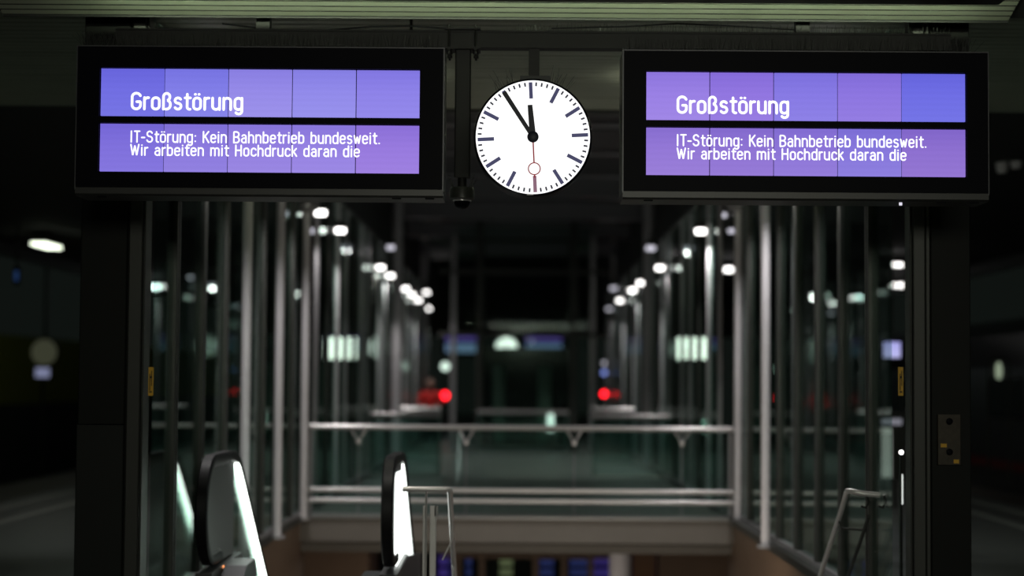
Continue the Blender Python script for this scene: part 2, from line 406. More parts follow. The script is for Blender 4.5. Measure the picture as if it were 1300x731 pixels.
for px, D, lab in ((503, 36.0, 'tall pale column rising over the middle of the left lamp row'),
                   (535, 49.5, 'tall pale column with a wide head at the far end of the left lamp row'),
                   (823, 35.0, 'tall pale column rising over the middle of the right lamp row'),
                   (781, 49.5, 'tall pale column with a wide head at the far end of the right lamp row')):
    p = at(px, 483, D); col(p.x, D, 5.75, .13 if D > 40 else .10, lab)
    if D > 40:
        MB().box(p.x - .5, p.x + .5, D - .2, D + .2, 5.82, 5.95).build('head_beam', 'aluminium', [o for o in S.objects if o.get('label') == lab][0])
# ================================================================== LAMPS
pl_cache = {}
def lamp(px, py, h, bulb='bulb', power=6, rad=.075, label='', group='', kind='spot', D=None):
    """a can lamp; h = height above the eye. Either from depth D or from h"""
    if D is None:
        ray = R @ Vector(((px - 650) / F, -(py - 365.5) / F, -1)); D = h * ray.y / ray.z
    p = at(px, py, D)
    r = thing('ceiling_spotlight' if kind == 'spot' else 'column_spotlight', (p.x, D, p.z), label, 'lamp', group)
    MB().lathe((p.x, D, p.z), [(rad * .9, -rad * .5), (rad, -rad * .1), (rad * .98, rad * .3), (rad * .6, rad * .62)], 14, 'Z').build('bulb', bulb, r, True)
    MB().lathe((p.x, D, p.z), [(rad * 1.15, rad * .45), (rad * 1.2, rad * 1.1), (rad * .7, rad * 1.6)], 14, 'Z').build('housing', 'dark_aluminium', r, True)
    if kind == 'spot':
        MB().tube([(p.x, D, p.z + rad * 1.5), (p.x, D, H2 - .001)], .012, 6).build('stem', 'dark_aluminium', r)
    else:
        s = -1 if p.x < 0 else 1
        MB().tube([(p.x, D, p.z + rad * 1.2), (p.x + s * .06, D, p.z + rad * 1.9), (s * 2.5, D, p.z + rad * 1.9)], .014, 6).build('bracket', 'dark_aluminium', r)
    if power:
        l = bpy.data.lights.new('spot_light', 'SPOT' if kind == 'col' else 'POINT'); l.energy = power if kind == 'col' else min(power, 2.5)
        if kind == 'col': l.spot_size = 2.3; l.spot_blend = .4
        l.color = (1, .96, .95); l.shadow_soft_size = .05
        o = bpy.data.objects.new('spot_light', l); C.objects.link(o); o.parent = r; o.location = (0, 0, -rad * .9)
    return r
ordL = ['nearest', 'second', 'third', 'fourth', 'fifth', 'sixth', 'seventh', 'eighth', 'ninth']
Lr = [(407, 270), (432, 292.5), (483, 339.5), (495.5, 350), (506, 358.5), (515, 366.5), (523, 374), (531, 381)]
for i, (x, y) in enumerate(Lr):
    D = 2.37 * F / (657 - x)
    lamp(x, y, 0, power=60, label='%s bright spotlight of the descending row on the left' % ordL[i], group='spotlights of the left row', kind='col', D=D)
lamp(543.5, 391.5, 0, power=90, label='last and lowest bright spotlight of the row on the left', group='spotlights of the left row', kind='col', D=50.6)
Rr = [(889.5, 293.5), (838, 340), (813.5, 359), (803, 368), (787, 381.5)]
for i, (x, y) in enumerate(Rr):
    D = 2.37 * F / (x - 657)
    lamp(x, y, 0, 'bulb', power=60, label='%s bright spotlight of the descending row on the right' % ordL[i], group='spotlights of the right row', kind='col', D=D)
lamp(773.5, 392, 0, 'bulb_dim', power=30, label='last and lowest dim spotlight of the row on the right', group='spotlights of the right row', kind='col', D=49.0)
for (x, y, h, bb, pw, rad, lab) in (
    (363, 271, 2.3, 'bulb_dim', 6, .055, 'small ceiling spotlight just above the second bright left column'),
    (393, 293, 2.3, 'bulb_dim', 6, .07, 'small ceiling spotlight beside the head of the third bright left column'),
    (541.5, 371, 2.2, 'bulb', 4, .07, 'warm spotlight above the last lamp of the left row'),
    (496, 314, 2.2, 'bulb_dim', 3, .07, 'dim lamp at the foot of the tall middle column on the left'),
    (826, 315, 2.2, 'bulb_dim', 3, .08, 'dim glow standing in for a reflection at the foot of the tall middle column on the right'),  # glowing stand-in for a dim reflection
    (779, 366, 2.2, 'bulb_dim', 3, .08, 'dim glow standing in for a reflection at the foot of the tall far column on the right'),  # also a reflection, built as a dim glowing lamp
    (917, 273, 2.3, 'bulb_dim', 6, .06, 'ceiling spotlight just below the right display, farthest left of them'),
    (929, 293, 2.3, 'bulb_dim', 6, .06, 'small ceiling spotlight beside the right glass wall'),
    (925, 342, 2.3, 'bulb', 8, .09, 'large bright spotlight seen between the right wall columns'),
    (198, 364, 2.3, 'bulb_cool', 3, .10, 'cool greenish-white ceiling lamp seen through the left glass wall'),
    (377, 373, 2.3, 'bulb', 2, .07, 'small white ceiling lamp left of the third bright column'),
    (242, 352, 2.3, 'bulb_dim', 0, .06, 'faint ceiling lamp above left of the escalator handrail'),
    (1090, 377, 2.3, 'bulb_cool', 1, .07, 'small cool ceiling lamp through the right glass wall'),
    (1055, 397, 2.3, 'bulb_dim', 0, .07, 'very faint made-up lamp standing in for a reflection at the right glass wall'),  # made-up dim lamp in place of a reflection
    (1134, 336, 2.3, 'bulb', 1, .05, 'upper left small lamp of four by the right portal post'),
    (1142, 336, 2.3, 'bulb', 1, .06, 'upper right small lamp of four by the right portal post'),
    (1135, 362, 2.3, 'bulb', 1, .05, 'lower left small lamp of four by the right portal post'),
    (1143, 362, 2.3, 'bulb', 1, .07, 'lower right small lamp of four by the right portal post')):
    lamp(x, y, h, bb, pw, rad, lab, 'ceiling lamps of the side aisles')
# unseen continuations of the two rows behind the displays
for s in (-1, 1):
    for D in (14.5, 17.0, 19.5):
        p = Vector((s * 2.42, D, 3.72))
        r = thing('column_spotlight', p, 'spotlight on the %s glass wall hidden behind the display, %s' % ('left' if s < 0 else 'right', {14.5: 'nearest', 17.0: 'middle', 19.5: 'farthest'}[D]), 'lamp', 'near spotlights behind the displays')
        MB().lathe(p, [(.05, -.04), (.06, 0), (.04, .05)], 12, 'Z').build('bulb', 'bulb', r, True)
        MB().lathe(p, [(.07, .03), (.07, .09), (.04, .12)], 12, 'Z').build('housing', 'dark_aluminium', r, True)
        l = bpy.data.lights.new('spot_light', 'SPOT'); l.energy = 95; l.spot_size = 2.3; l.spot_blend = .6; l.color = (1, .96, .97); l.shadow_soft_size = .05
        o = bpy.data.objects.new('spot_light', l); C.objects.link(o); o.parent = r; o.location = (-s * .1, 0, -.1); o.rotation_euler = (0, 0, 0)
# fluorescent tube far left and two unlit fittings far right, fitting over the near platform
def fitting(c, dx, dy, label, m):
    r = thing('fluorescent_fitting', c, label, 'lamp')
    MB().box(c[0] - dx / 2, c[0] + dx / 2, c[1] - dy / 2, c[1] + dy / 2, c[2] - .05, c[2]).build('diffuser', m, r)
    MB().box(c[0] - dx / 2 - .02, c[0] + dx / 2 + .02, c[1] - dy / 2 - .02, c[1] + dy / 2 + .02, c[2], c[2] + .06).build('housing', 'dark_aluminium', r)
    return r
p = at(59, 310, 32.0)
fitting((p.x, 32.0, p.z), .26, 1.1, 'lit fluorescent ceiling light far left above the dark platform', 'tube')
MB().box(p.x - .02, p.x + .02, 31.98, 32.02, p.z + .06, H2 - .001).build('stem', 'dark_aluminium', S.objects['fluorescent_fitting'])
for px, py, lab in ((1272, 213, 'nearer unlit grey ceiling fitting right of the right display'), (1290, 207, 'outer unlit grey ceiling fitting at the right edge')):
    p = at(px, py, 20.7)
    o = thing('ceiling_fitting', (p.x, 20.7, p.z), lab, 'lamp', 'unlit ceiling fittings on the right')
    MB().lathe((p.x, 20.7, p.z), [(.05, -.06), (.07, 0), (.07, .06)], 12, 'Z').build('reflector', 'column_steel', o, True)
    MB().box(p.x - .03, p.x + .03, 20.4, 21.0, p.z + .06, max(H2, p.z + .1)).build('mount', 'dark_aluminium', o)
r = thing('fluorescent_fitting', (.15, 11.3, 3.97), 'long fluorescent fitting with an added light baffle under the near soffit above the camera view', 'lamp')
MB().box(-2.7, 3.0, 11.14, 11.50, 3.974, 3.98).build('beam_baffle', 'dark_aluminium', r)  # unseen plate added to keep the tube's light off the beam
MB().box(-2.7, 3.0, 11.14, 11.16, 3.98, 4.07).build('back_plate', 'dark_aluminium', r)
MB().tube([(-2.65, 11.18, 4.03), (2.95, 11.18, 4.03)], .008, 8).build('tube', 'tube', r)
for dx in (-1.6, 1.8): MB().box(dx, dx + .03, 11.14, 11.16, 4.07, 4.21).build('stem', 'dark_aluminium', r)
r = fitting((1.2, -1.3, 4.72), 5.0, 1.0, 'wide made-up fitting for the added fill light behind the camera', 'fill_diffuser')  # unseen body made up for the front fill
for dx in (.2, 2.1): MB().box(dx, dx + .03, -1.32, -1.28, 4.78, H1 + 1.19).build('stem', 'dark_aluminium', r)
# added fill light, unseen behind the left display, aimed at the escalator entrance
r = thing('entrance_fill', (-.75, 12.62, 3.70), 'small added fill light, unseen behind the left display above the escalator entrance', 'lamp')
MB().prism([(12.56, 3.72), (12.60, 3.80), (12.70, 3.77), (12.68, 3.69)], -.83, -.67).build('housing', 'dark_aluminium', r)
MB().box(-.82, -.68, 12.57, 12.67, 3.684, 3.688).build('lens', 'bulb_dim', r)
MB().box(-.76, -.74, 12.62, 12.64, 3.79, H2 - .001).build('stem', 'dark_aluminium', r)
l = bpy.data.lights.new('entrance_fill_light', 'SPOT'); l.energy = 70; l.spot_size = 1.0; l.spot_blend = .5; l.color = (1, .96, .86); l.shadow_soft_size = .05
o = bpy.data.objects.new('entrance_fill_light', l); C.objects.link(o); o.parent = r; o.location = (0, 0, -.03); o.rotation_euler = (math.radians(13), 0, 0)
for x_, l_ in ((-1.75, 'left'), (1.85, 'right')):  # unseen troughs made up for the ceiling fills
    r = thing('ceiling_fill_trough', (x_, 15.0, 3.79), 'slim trough of the added ceiling fill light, unseen behind the %s display' % l_, 'lamp')
    MB().prism([(14.9, 3.845), (14.93, 3.79), (15.07, 3.79), (15.1, 3.845)], x_ - .68, x_ + .68).build('trough', 'dark_aluminium', r)
    for dx in (-.6, .6): MB().box(x_ + dx, x_ + dx + .02, 15.09, 15.11, 3.80, H2 - .001).build('stem', 'dark_aluminium', r)
r = thing('stairwell_fill', (.5, 16.82, -1.4), 'long housing of the added fill light in the stairwell, unseen below the camera view', 'lamp')  # unseen body made up for the fill on fascia and side walls
MB().box(-.55, 2.0, 16.78, 16.86, -1.44, -1.3).build('housing', 'dark_aluminium', r)
MB().box(2.0, 2.49, 16.80, 16.84, -1.40, -1.36).build('wall_arm', 'dark_aluminium', r)

# ================================================================== STROKE FONT
def arc(cx, cy, rx, ry, a0, a1, n=8):
    return [(cx + rx * math.cos(math.radians(a0 + (a1 - a0) * i / n)), cy + ry * math.sin(math.radians(a0 + (a1 - a0) * i / n))) for i in range(n + 1)]
X = .72
def ring(cx, w_, lo=0, hi=X): return arc(cx, (lo + hi) / 2, w_, (hi - lo) / 2, 90, 450, 20)
def stad(x0, x1, y0, y1, r=.16):
    return arc(x1 - r, y1 - r, r, r, 0, 90, 5) + arc(x0 + r, y1 - r, r, r, 90, 180, 5) + arc(x0 + r, y0 + r, r, r, 180, 270, 5) + arc(x1 - r, y0 + r, r, r, 270, 360, 5) + [(x1, y1 - r)]
n_arch = [(0, 0), (0, X)], [(0, .5)] + arc(.2, X - .2, .2, .2, 180, 0, 8)[0:] + [(.4, 0)]
GL = {
 'G': (.62, [arc(.24, .76, .24, .24, 20, 180, 8) + [(0, .24)] + arc(.24, .24, .24, .24, 180, 360, 8) + [(.48, .46), (.27, .46)]]),
 'r': (.36, [[(0, 0), (0, X)], [(0, .5)] + arc(.2, .52, .2, .2, 180, 80, 6)]),
 'o': (.55, [stad(0, .4, 0, X, .19)]),
 'ß': (.56, [[(0, 0), (0, .8)] + arc(.18, .8, .18, .2, 180, 0, 8) + arc(.22, .76, .14, .2, 0, -80, 4) + arc(.2, .28, .2, .28, 80, -90, 8) + [(.12, 0)]]),
 's': (.50, [arc(.18, X - .17, .17, .17, 30, 250, 8) + arc(.18, .19, .18, .19, 80, -150, 9)]),
 't': (.40, [[(.12, .95)] + [(.12, .14)] + arc(.26, .14, .14, .14, 180, 280, 5), [(0, X), (.3, X)]]),
 'ö': (.55, [stad(0, .4, 0, X, .19), [(.09, .95), (.1, .95)], [(.3, .95), (.31, .95)]]),
 'u': (.55, [[(0, X), (0, .2)] + arc(.2, .2, .2, .2, 180, 360, 8), [(.4, X), (.4, 0)]]),
 'n': (.55, [n_arch[0], n_arch[1]]),
 'h': (.55, [[(0, 0), (0, 1)], n_arch[1]]),
 'g': (.55, [stad(0, .4, 0, X, .19), [(.4, X), (.4, -.12)] + arc(.22, -.12, .18, .16, 0, -150, 6)]),
 'I': (.22, [[(.02, 0), (.02, 1)]]),
 'T': (.52, [[(0, 1), (.44, 1)], [(.22, 1), (.22, 0)]]),
 '-': (.40, [[(.02, .42), (.27, .42)]]),
 'S': (.62, [arc(.23, .76, .22, .24, 20, 260, 8) + arc(.23, .26, .24, .26, 80, -160, 9)]),
 ':': (.22, [[(.03, .1), (.04, .1)], [(.03, .6), (.04, .6)]]),
 '.': (.22, [[(.03, .02), (.04, .02)]]),
 'K': (.58, [[(0, 0), (0, 1)], [(.44, 1), (0, .42)], [(.14, .58), (.46, 0)]]),
 'e': (.54, [[(0, .38), (.4, .38)] + arc(.2, X - .2, .2, .2, 0, 180, 8) + [(0, .2)] + arc(.2, .2, .2, .2, 180, 330, 7)]),
 'i': (.20, [[(.02, 0), (.02, X)], [(.02, .95), (.03, .95)]]),
 'B': (.60, [[(0, 0), (0, 1), (.22, 1)] + arc(.22, .76, .22, .24, 90, -90, 8) + [(0, .52)], [(.22, .52)] + arc(.22, .26, .25, .26, 90, -90, 8) + [(0, 0)]]),
 'a': (.54, [arc(.2, X - .2, .18, .2, 150, 0, 6) + [(.38, 0)], [(.38, .42), (.2, .42)] + arc(.19, .21, .19, .21, 90, 270, 8) + [(.25, 0), (.38, .12)]]),
 'b': (.55, [[(0, 0), (0, 1)], stad(0, .4, 0, X, .19)]),
 'd': (.55, [[(.4, 0), (.4, 1)], stad(0, .4, 0, X, .19)]),
 'w': (.66, [[(0, X), (.13, 0), (.26, X * .85), (.39, 0), (.52, X)]]),
 'W': (.84, [[(0, 1), (.17, 0), (.34, .9), (.51, 0), (.68, 1)]]),
 'm': (.84, [[(0, 0), (0, X)], [(0, .52)] + arc(.17, X - .17, .17, .17, 180, 0, 8) + [(.34, 0)], [(.34, .52)] + arc(.51, X - .17, .17, .17, 180, 0, 8) + [(.68, 0)]]),
 'H': (.62, [[(0, 0), (0, 1)], [(.46, 0), (.46, 1)], [(0, .52), (.46, .52)]]),
 'c': (.50, [arc(.2, X - .2, .19, .2, 20, 180, 7) + [(0, .2)] + arc(.2, .2, .2, .2, 180, 340, 7)]),
 'k': (.50, [[(0, 0), (0, 1)], [(.34, X), (0, .3)], [(.12, .42), (.37, 0)]]),
 ' ': (.36, []),
}
def text_mb(txt, x0, x1, zb, cap, wd, yf):
    SP = .085
    tot = sum(GL[c][0] + SP for c in txt) - SP - (GL[txt[-1]][0] - {'g': .4, '.': .05, 'e': .4}.get(txt[-1], .4))
    sx = (x1 - x0) / tot; mb = MB(); cx = x0; hw = wd / 2; out = []; cur = ''
    for idx, ch in enumerate(txt):
        adv, strokes = GL[ch]
        if ch == ' ': out.append((cur, mb)); cur = ''; mb = MB()
        else: cur += ch
        for si, st in enumerate(strokes):
            y = yf - .0002 * ((si + idx * 3) % 5)
            P = [Vector((cx + a * sx, zb + b * cap)) for a, b in st]
            for i in range(len(P) - 1):
                a, b = P[i], P[i + 1]; d = b - a
                if d.length < 1e-6: continue
                d.normalize(); nn = Vector((-d.y, d.x)) * hw
                ex = d * hw * (.95 if i == 0 else .3); ey = d * hw * (.95 if i == len(P) - 2 else .3)
                q = [a - ex * 1.0 + nn * .55, a - ex * .0 + nn, b + ey * 0 + nn, b + ey + nn * .55, b + ey - nn * .55, b - nn, a - nn, a - ex - nn * .55]
                y -= .00001
                mb.add([(v.x, y, v.y) for v in q], [tuple(range(8))])
        cx += (adv + SP) * sx
    out.append((cur, mb))
    return out
# ================================================================== DISPLAYS
DD = 11.2
def display(px0, px1, py0, py1, sx0, sx1, rows, tints, label, ox, right):
    """px0.. case front, sx0/sx1 screen columns, rows = (y0,y1,y2,y3) at the screen's left edge"""
    cxp = (px0 + px1) / 2
    a = at(px0, py0, DD); b = at(px1, py1, DD)
    X0, X1 = a.x, b.x; Zt = at(cxp, py0 + .0, DD).z; Zb = at(cxp, py1, DD).z
    r = thing('platform_display', ((X0 + X1) / 2, DD, Zb), label, 'display', 'train displays above the escalator entrance')
    dep = .34
    z = [at(sx0, v, DD).z for v in rows]
    zoff = at(cxp, rows[0] + (cxp - sx0) * .0075, DD).z - z[0]
    SX0 = at(sx0, rows[1], DD).x; SX1 = at(sx1, rows[1], DD).x
    # case: body, front frame around the screens, side edges, bottom tray
    MB().box(X0 + .012, X1 - .012, DD + .03, DD + dep, Zb + .045, Zt - .012).build('case', 'black_case', r)
    fr = MB()
    yf0, yf1 = DD - .012, DD + .03
    fr.box(X0 + .008, SX0 - .004, yf0, yf1, Zb + .05, Zt - .008); fr.box(SX1 + .004, X1 - .008, yf0, yf1, Zb + .05, Zt - .008)
    fr.box(SX0 - .004, SX1 + .004, yf0, yf1, z[0] + .004, Zt - .008); fr.box(SX0 - .004, SX1 + .004, yf0, yf1, Zb + .05, z[3] - .004)
    fr.box(SX0 - .004, SX1 + .004, yf0, yf1, z[2] + .004, z[1] - .004)
    fr.build('front_frame', 'black_case', r)
    ed = MB()
    for (xa, xb) in ((X0, X0 + .008), (X1 - .008, X1)): ed.box(xa, xb, DD - .005, DD + dep, Zb + .04, Zt)
    ed.box(X0 + .008, X1 - .008, DD - .005, DD + dep, Zt - .008, Zt)
    ed.build('edge_profile', 'dark_plate', r)
    tr = MB(); tr.prism([(DD - .004, Zb + .05), (DD - .004, Zb + .012), (DD + .012, Zb), (DD + dep - .01, Zb), (DD + dep, Zb + .012), (DD + dep, Zb + .05)], X0 + .004, X1 - .004)
    tr.build('bottom_tray', 'case_edge', r)
    for t in (.06, .86, .95):
        lt = MB(); xx = X0 + (X1 - X0) * t; lt.box(xx, xx + .055, DD + .02, DD + .035, Zb - .008, Zb)
        lt.build('tray_latch', 'black_case', r)
    W = (SX1 - SX0) / 5
    for ri, (za, zb) in enumerate(((z[0], z[1]), (z[2], z[3]))):
        for k in range(5):
            xa = SX0 + W * k; p = MB().box(xa + .0035, xa + W - .0035, DD - .002, DD + .02, zb + .002, za - .002)
            o = p.build('screen_tile', 'screen', r); o.color = lin(*tints[ri][k])
    # lettering, printed light on the tiles
    k_ = F / DD
    def tz(py): return at(ox, py, DD).z
    for (txt, xa, xb, yt, yb, wd) in (('Großstörung', 167.5, 307, 118.3, 138.3, 3.3), ('IT-Störung: Kein Bahnbetrieb bundesweit.', 167, 482, 166.6, 180.2, 1.9), ('Wir arbeiten mit Hochdruck daran die', 167, 456.5, 183.6, 196.8, 1.9)):
        dx = ox - 167; dy = right
        xa_, xb_ = at(xa + dx, 150, DD).x, at(xb + dx, 150, DD).x
        zb_ = tz(yb + dy); zt_ = tz(yt + dy)
        for w_, mb_ in text_mb(txt, xa_, xb_, zb_, zt_ - zb_, wd / k_, DD - .004):
            o = mb_.build('word', 'text', r); o['label'] = 'white lettering reading ' + w_
    sl = MB(); sl.box(X1 - .50, X1 - .482, DD - .006, DD - .004, Zb + .012, Zb + .03)
    return r, X0, X1, Zb, Zt
# rows given where the screen's left edge is
TL = (((112, 110, 226), (128, 126, 232), (148, 138, 232), (144, 138, 234), (140, 130, 232)), ((126, 112, 220), (138, 122, 222), (146, 128, 224), (148, 130, 226), (150, 122, 222)))
TR = (((152, 128, 228), (144, 118, 224), (134, 122, 228), (140, 118, 224), (110, 110, 228)), ((146, 120, 214), (142, 116, 212), (140, 118, 216), (134, 120, 220), (140, 112, 208)))
dl, LX0, LX1, LZb, LZt = display(98, 563, 59.0, 249.5, 127, 533, (86.5, 147, 156.5, 217.5), TL, 'left hanging train display with violet screen and white text', 167, 0)
dr, RX0, RX1, RZb, RZt = display(790.5, 1256, 64.5, 254.5, 820, 1226, (91, 152, 161.5, 222), TR, 'right hanging train display with violet screen and white text', 860, 4.6)
p = at(1143, 259, DD)
MB().box(p.x - .009, p.x + .009, DD - .012, DD - .005, p.z - .009, p.z + .009).build('status_light', 'bulb_dim', dr)
for r_, x0, x1, zt in ((dl, LX0, LX1, LZt), (dr, RX0, RX1, RZt)):
    # hangers from the case up to the beam
    for t in (.25, .75):
        xx = x0 + (x1 - x0) * t
        MB().box(xx - .03, xx + .03, DD + .341, 12.24, zt - .10, zt - .04).box(xx - .03, xx + .03, 12.16, 12.24, zt - .04, 3.78).build('hanger', 'dark_steel', r_)
# ================================================================== BEAM, POLE, CLOCK, CAMERA DOME
BD = 12.2
a = at(650, 41, BD); b = at(650, 62.5, BD); bl = at(149, 50, BD).x; br = at(1205, 50, BD).x
r = thing('support_beam', ((bl + br) / 2, BD, b.z), 'long dark steel beam that carries both displays and the clock', 'beam')
MB().box(bl, br, BD - .05, BD + .05, b.z + .012, a.z - .012).build('web', 'beam_paint', r)
MB().box(bl, br, BD - .062, BD + .062, a.z - .012, a.z).build('top_flange', 'beam_paint', r)
MB().box(bl, br, BD - .062, BD + .062, b.z, b.z + .012).build('bottom_flange', 'beam_paint', r)
for px in (335, 1018):
    q = at(px, 40, BD); MB().box(q.x - .045, q.x + .045, BD - .045, BD + .045, a.z, H2 - .001).build('ceiling_hanger', 'beam_paint', r)
beam = r; BZt, BZb = a.z, b.z
q0 = at(565, 50, BD).x; q1 = at(610, 50, BD).x
r = thing('camera_pole', ((q0 + q1) / 2, BD, at(587, 236, BD).z), 'dark vertical pole clamped to the beam left of the clock', 'pole')
px_ = (at(577.5, 150, BD).x, at(597.5, 150, BD).x)
zpb = at(587, 226, BD).z
MB().bbox(px_[0], px_[1], BD - .045, BD + .045, zpb, BZb - .014, .008).build('tube', 'beam_paint', r)
MB().box(q0, q1, BD - .09, BD + .09, BZb - .014, BZb - .001).build('lower_clamp_plate', 'beam_paint', r)
MB().box(q0, q1, BD - .09, BD + .09, BZt + .001, BZt + .014).build('upper_clamp_plate', 'beam_paint', r)
for xx in (q0 + .03, q1 - .03):
    for yy in (BD - .075, BD + .075):
        o = MB().tube([(xx, yy, BZb - .065), (xx, yy, BZt + .035)], .008, 8)
        o.build('clamp_bolt', 'beam_paint', r)
        MB().lathe((xx, yy, 0), [(.017, BZb - .05), (.017, BZb - .03), (.010, BZb - .028), (.019, BZb - .024), (.019, BZb - .014)], 6, 'Z').build('nut', 'beam_paint', r)
cx_ = (px_[0] + px_[1]) / 2
za, zb = at(587, 237.5, BD).z, at(587, 254, BD).z
MB().lathe((cx_, BD, 0), [(.03, za), (.03, zpb)], 12, 'Z').build('neck', 'beam_paint', r, True)
r = thing('dome_camera', (cx_, BD, zb), 'small dome security camera at the bottom of the pole left of the clock', 'camera')
MB().lathe((cx_, BD, 0), [(.075, za - .003), (.082, za - .02), (.082, zb + .01), (.07, zb)], 24, 'Z').build('housing', 'dark_aluminium', r, True)
MB().lathe((cx_, BD, 0), [(.054, zb), (.053, zb - .02), (.044, zb - .042), (.026, zb - .056), (.006, zb - .061)], 24, 'Z').build('dome', 'black_case', r, True)
MB().lathe((cx_, BD, 0), [(.062, zb - .0005), (.062, zb - .006), (.055, zb - .008)], 24, 'Z').build('trim_ring', 'stainless', r, True)
# clock
kc = at(676.5, 174.5, DD); K = F / DD; CXc, CZc = kc.x, kc.z
rotc = math.radians(2.9)
r = thing('station_clock', (CXc, DD, CZc - .36), 'round white lit station clock with black hands hanging between the displays', 'clock')
Rd = 74.5 / K
MB().lathe((CXc, DD, CZc), [(Rd - .012, -.012), (Rd, -.018), (Rd + .006, 0), (Rd + .006, .02), (Rd + .006, .20), (Rd, .23), (Rd - .03, .23)], 72).build('drum', 'black_case', r, True)
MB().lathe((CXc, DD, CZc), [(Rd - .008, -.0125), (Rd - .008, -.014)], 72).build('dial', 'dial', r)
yd = DD - .0150
def rad_bar(mb, ang, r0, r1, w0, w1, y):
    a = math.radians(ang) - rotc; dx, dz = math.sin(a), math.cos(a); nx, nz = dz, -dx
    P = [(CXc + dx * q + nx * s * ww, CZc + dz * q + nz * s * ww) for q, ww, s in ((r0, w0, -1), (r0, w0, 1), (r1, w1, 1), (r1, w1, -1))]
    vs = [(x, y, z) for x, z in P] + [(x, y + .0012, z) for x, z in P]
    mb.add(vs, [(0, 1, 2, 3), (7, 6, 5, 4), (0, 4, 5, 1), (1, 5, 6, 2), (2, 6, 7, 3), (3, 7, 4, 0)])
for k in range(60):
    mb = MB()
    if k % 5 == 0:
        rad_bar(mb, k * 6, 49.5 / K, 70.5 / K, 2.35 / K, 2.35 / K, yd); o = mb.build('hour_mark', 'red_six' if k == 30 else 'clock_mark', r)
    else:
        rad_bar(mb, k * 6, 65.4 / K, 70.5 / K, 1.15 / K, 1.15 / K, yd); mb.build('minute_mark', 'minute_mark', r)
mb = MB(); rad_bar(mb, 357.3, -2 / K, 41.5 / K, 4.2 / K, 3.1 / K, yd - .006); mb.build('hour_hand', 'clock_hand', r)
mb = MB(); rad_bar(mb, 329.8, -2 / K, 68.5 / K, 2.6 / K, 3.0 / K, yd - .010); mb.build('minute_hand', 'clock_hand', r)
mb = MB(); rad_bar(mb, 180, 0, 33 / K, .95 / K, .95 / K, yd - .014); rad_bar(mb, 180, 48.3 / K, 52 / K, .9 / K, .9 / K, yd - .014)
a = math.radians(180) - rotc; c0 = (CXc + math.sin(a) * 40.7 / K, CZc + math.cos(a) * 40.7 / K)
n = 32; vs = []; fs = []
for i in range(n):
    t = 2 * PI * i / n
    for q in (6.8 / K, 8.3 / K): vs.append((c0[0] + q * math.cos(t), yd - .014, c0[1] + q * math.sin(t)))
for i in range(n): j = (i + 1) % n; fs.append((2 * i, 2 * i + 1, 2 * j + 1, 2 * j))
mb.add(vs, fs); mb.build('second_hand', 'red_hand', r)
MB().lathe((CXc, yd - .01, CZc), [(7.3 / K, .0), (7.3 / K, -.012), (6.2 / K, -.016)], 28).build('hub', 'clock_hand', r, True)
zc_t = CZc + Rd
q = at(678, 80, BD).x
MB().box(q - 7.5 / K, q + 7.5 / K, BD - .04, BD + .04, zc_t + .015, BZb - .001).build('hanging_post', 'beam_paint', r)
MB().box(q - 19.5 / K, q + 19.5 / K, DD + .04, BD + .06, zc_t - .03, zc_t + .03).build('mount_bracket', 'dark_steel', r)
MB().box(CXc - .035, CXc + .005, DD - .019, DD - .017, CZc - Rd + .002, CZc - Rd + .006).build('rim_latch', 'aluminium', r)
# bird spikes (thin wires nobody could count: stuff)
def spikes(name, label, rows, parent=None):
    mb = MB()
    for (x, y, z, dx, dy, dz) in rows:
        r_ = .0016; b_ = Vector((x, y, z)); t_ = b_ + Vector((dx, dy, dz))
        mb.add([b_ + Vector((-r_, 0, 0)), b_ + Vector((r_, 0, 0)), b_ + Vector((0, r_ * 1.7, 0)), t_ + Vector((-r_ * .6, 0, 0)), t_ + Vector((r_ * .6, 0, 0)), t_ + Vector((0, r_, 0))], [(0, 1, 4, 3), (1, 2, 5, 4), (2, 0, 3, 5), (3, 4, 5)])
    xs = [q[0] for q in rows]; ys = [q[1] for q in rows]; z0 = min(q[2] for q in rows)
    o = thing(name, ((min(xs) + max(xs)) / 2, sum(ys) / len(ys), z0), label, 'bird spikes', 'bird spikes on the hanging equipment')
    s_ = mb.build('spike_wires', 'dark_steel', o); s_['kind'] = 'stuff'
    return o, s_
def strip_rows(x0, x1, y, z, n, h, lean, edge=0):
    L = []
    for i in range(n):
        x = x0 + (x1 - x0) * (i + random.random() * .6) / n
        L.append((x, y + random.uniform(-.03, .03), z, random.uniform(-lean, lean) + (0), random.uniform(-.05, .05), h * random.uniform(.7, 1.08)))
    return L
def strip_base(o, x0, x1, y, z): MB().box(x0, x1, y - .02, y + .02, z - .004, z + .004).build('base_strip', 'dark_steel', o)
xa, xb = LX0 + .01, LX1 - .02
R1 = strip_rows(xa, at(150, 50, DD).x, DD + .1, LZt + .005, 62, .095, .045) + [(xa + .02, DD + .1, LZt, -.09, 0, .085), (xa + .03, DD + .1, LZt, -.07, 0, .10), (xa + .03, DD + .06, LZt, -.06, 0, .07)]
R1 += strip_rows(at(150, 50, DD).x, xb, DD + .06, LZt + .005, 300, .085, .02)
o, _ = spikes('bird_spikes', 'row of thin bird spikes on top of the left display', R1); strip_base(o, xa, xb, DD + .08, LZt + .004)
xa, xb = RX0 + .02, RX1 - .01; xm = at(1206, 50, DD).x
R1 = strip_rows(xm, xb - .08, DD + .1, RZt + .005, 52, .10, .04) + [(xb - .07, DD + .1, RZt, .08, 0, .085), (xb - .09, DD + .1, RZt, .05, 0, .10)]
R1 += strip_rows(xa, xm, DD + .06, RZt + .005, 300, .085, .02)
o, _ = spikes('bird_spikes', 'row of thin bird spikes on top of the right display', R1); strip_base(o, xa, xb, DD + .08, RZt + .004)
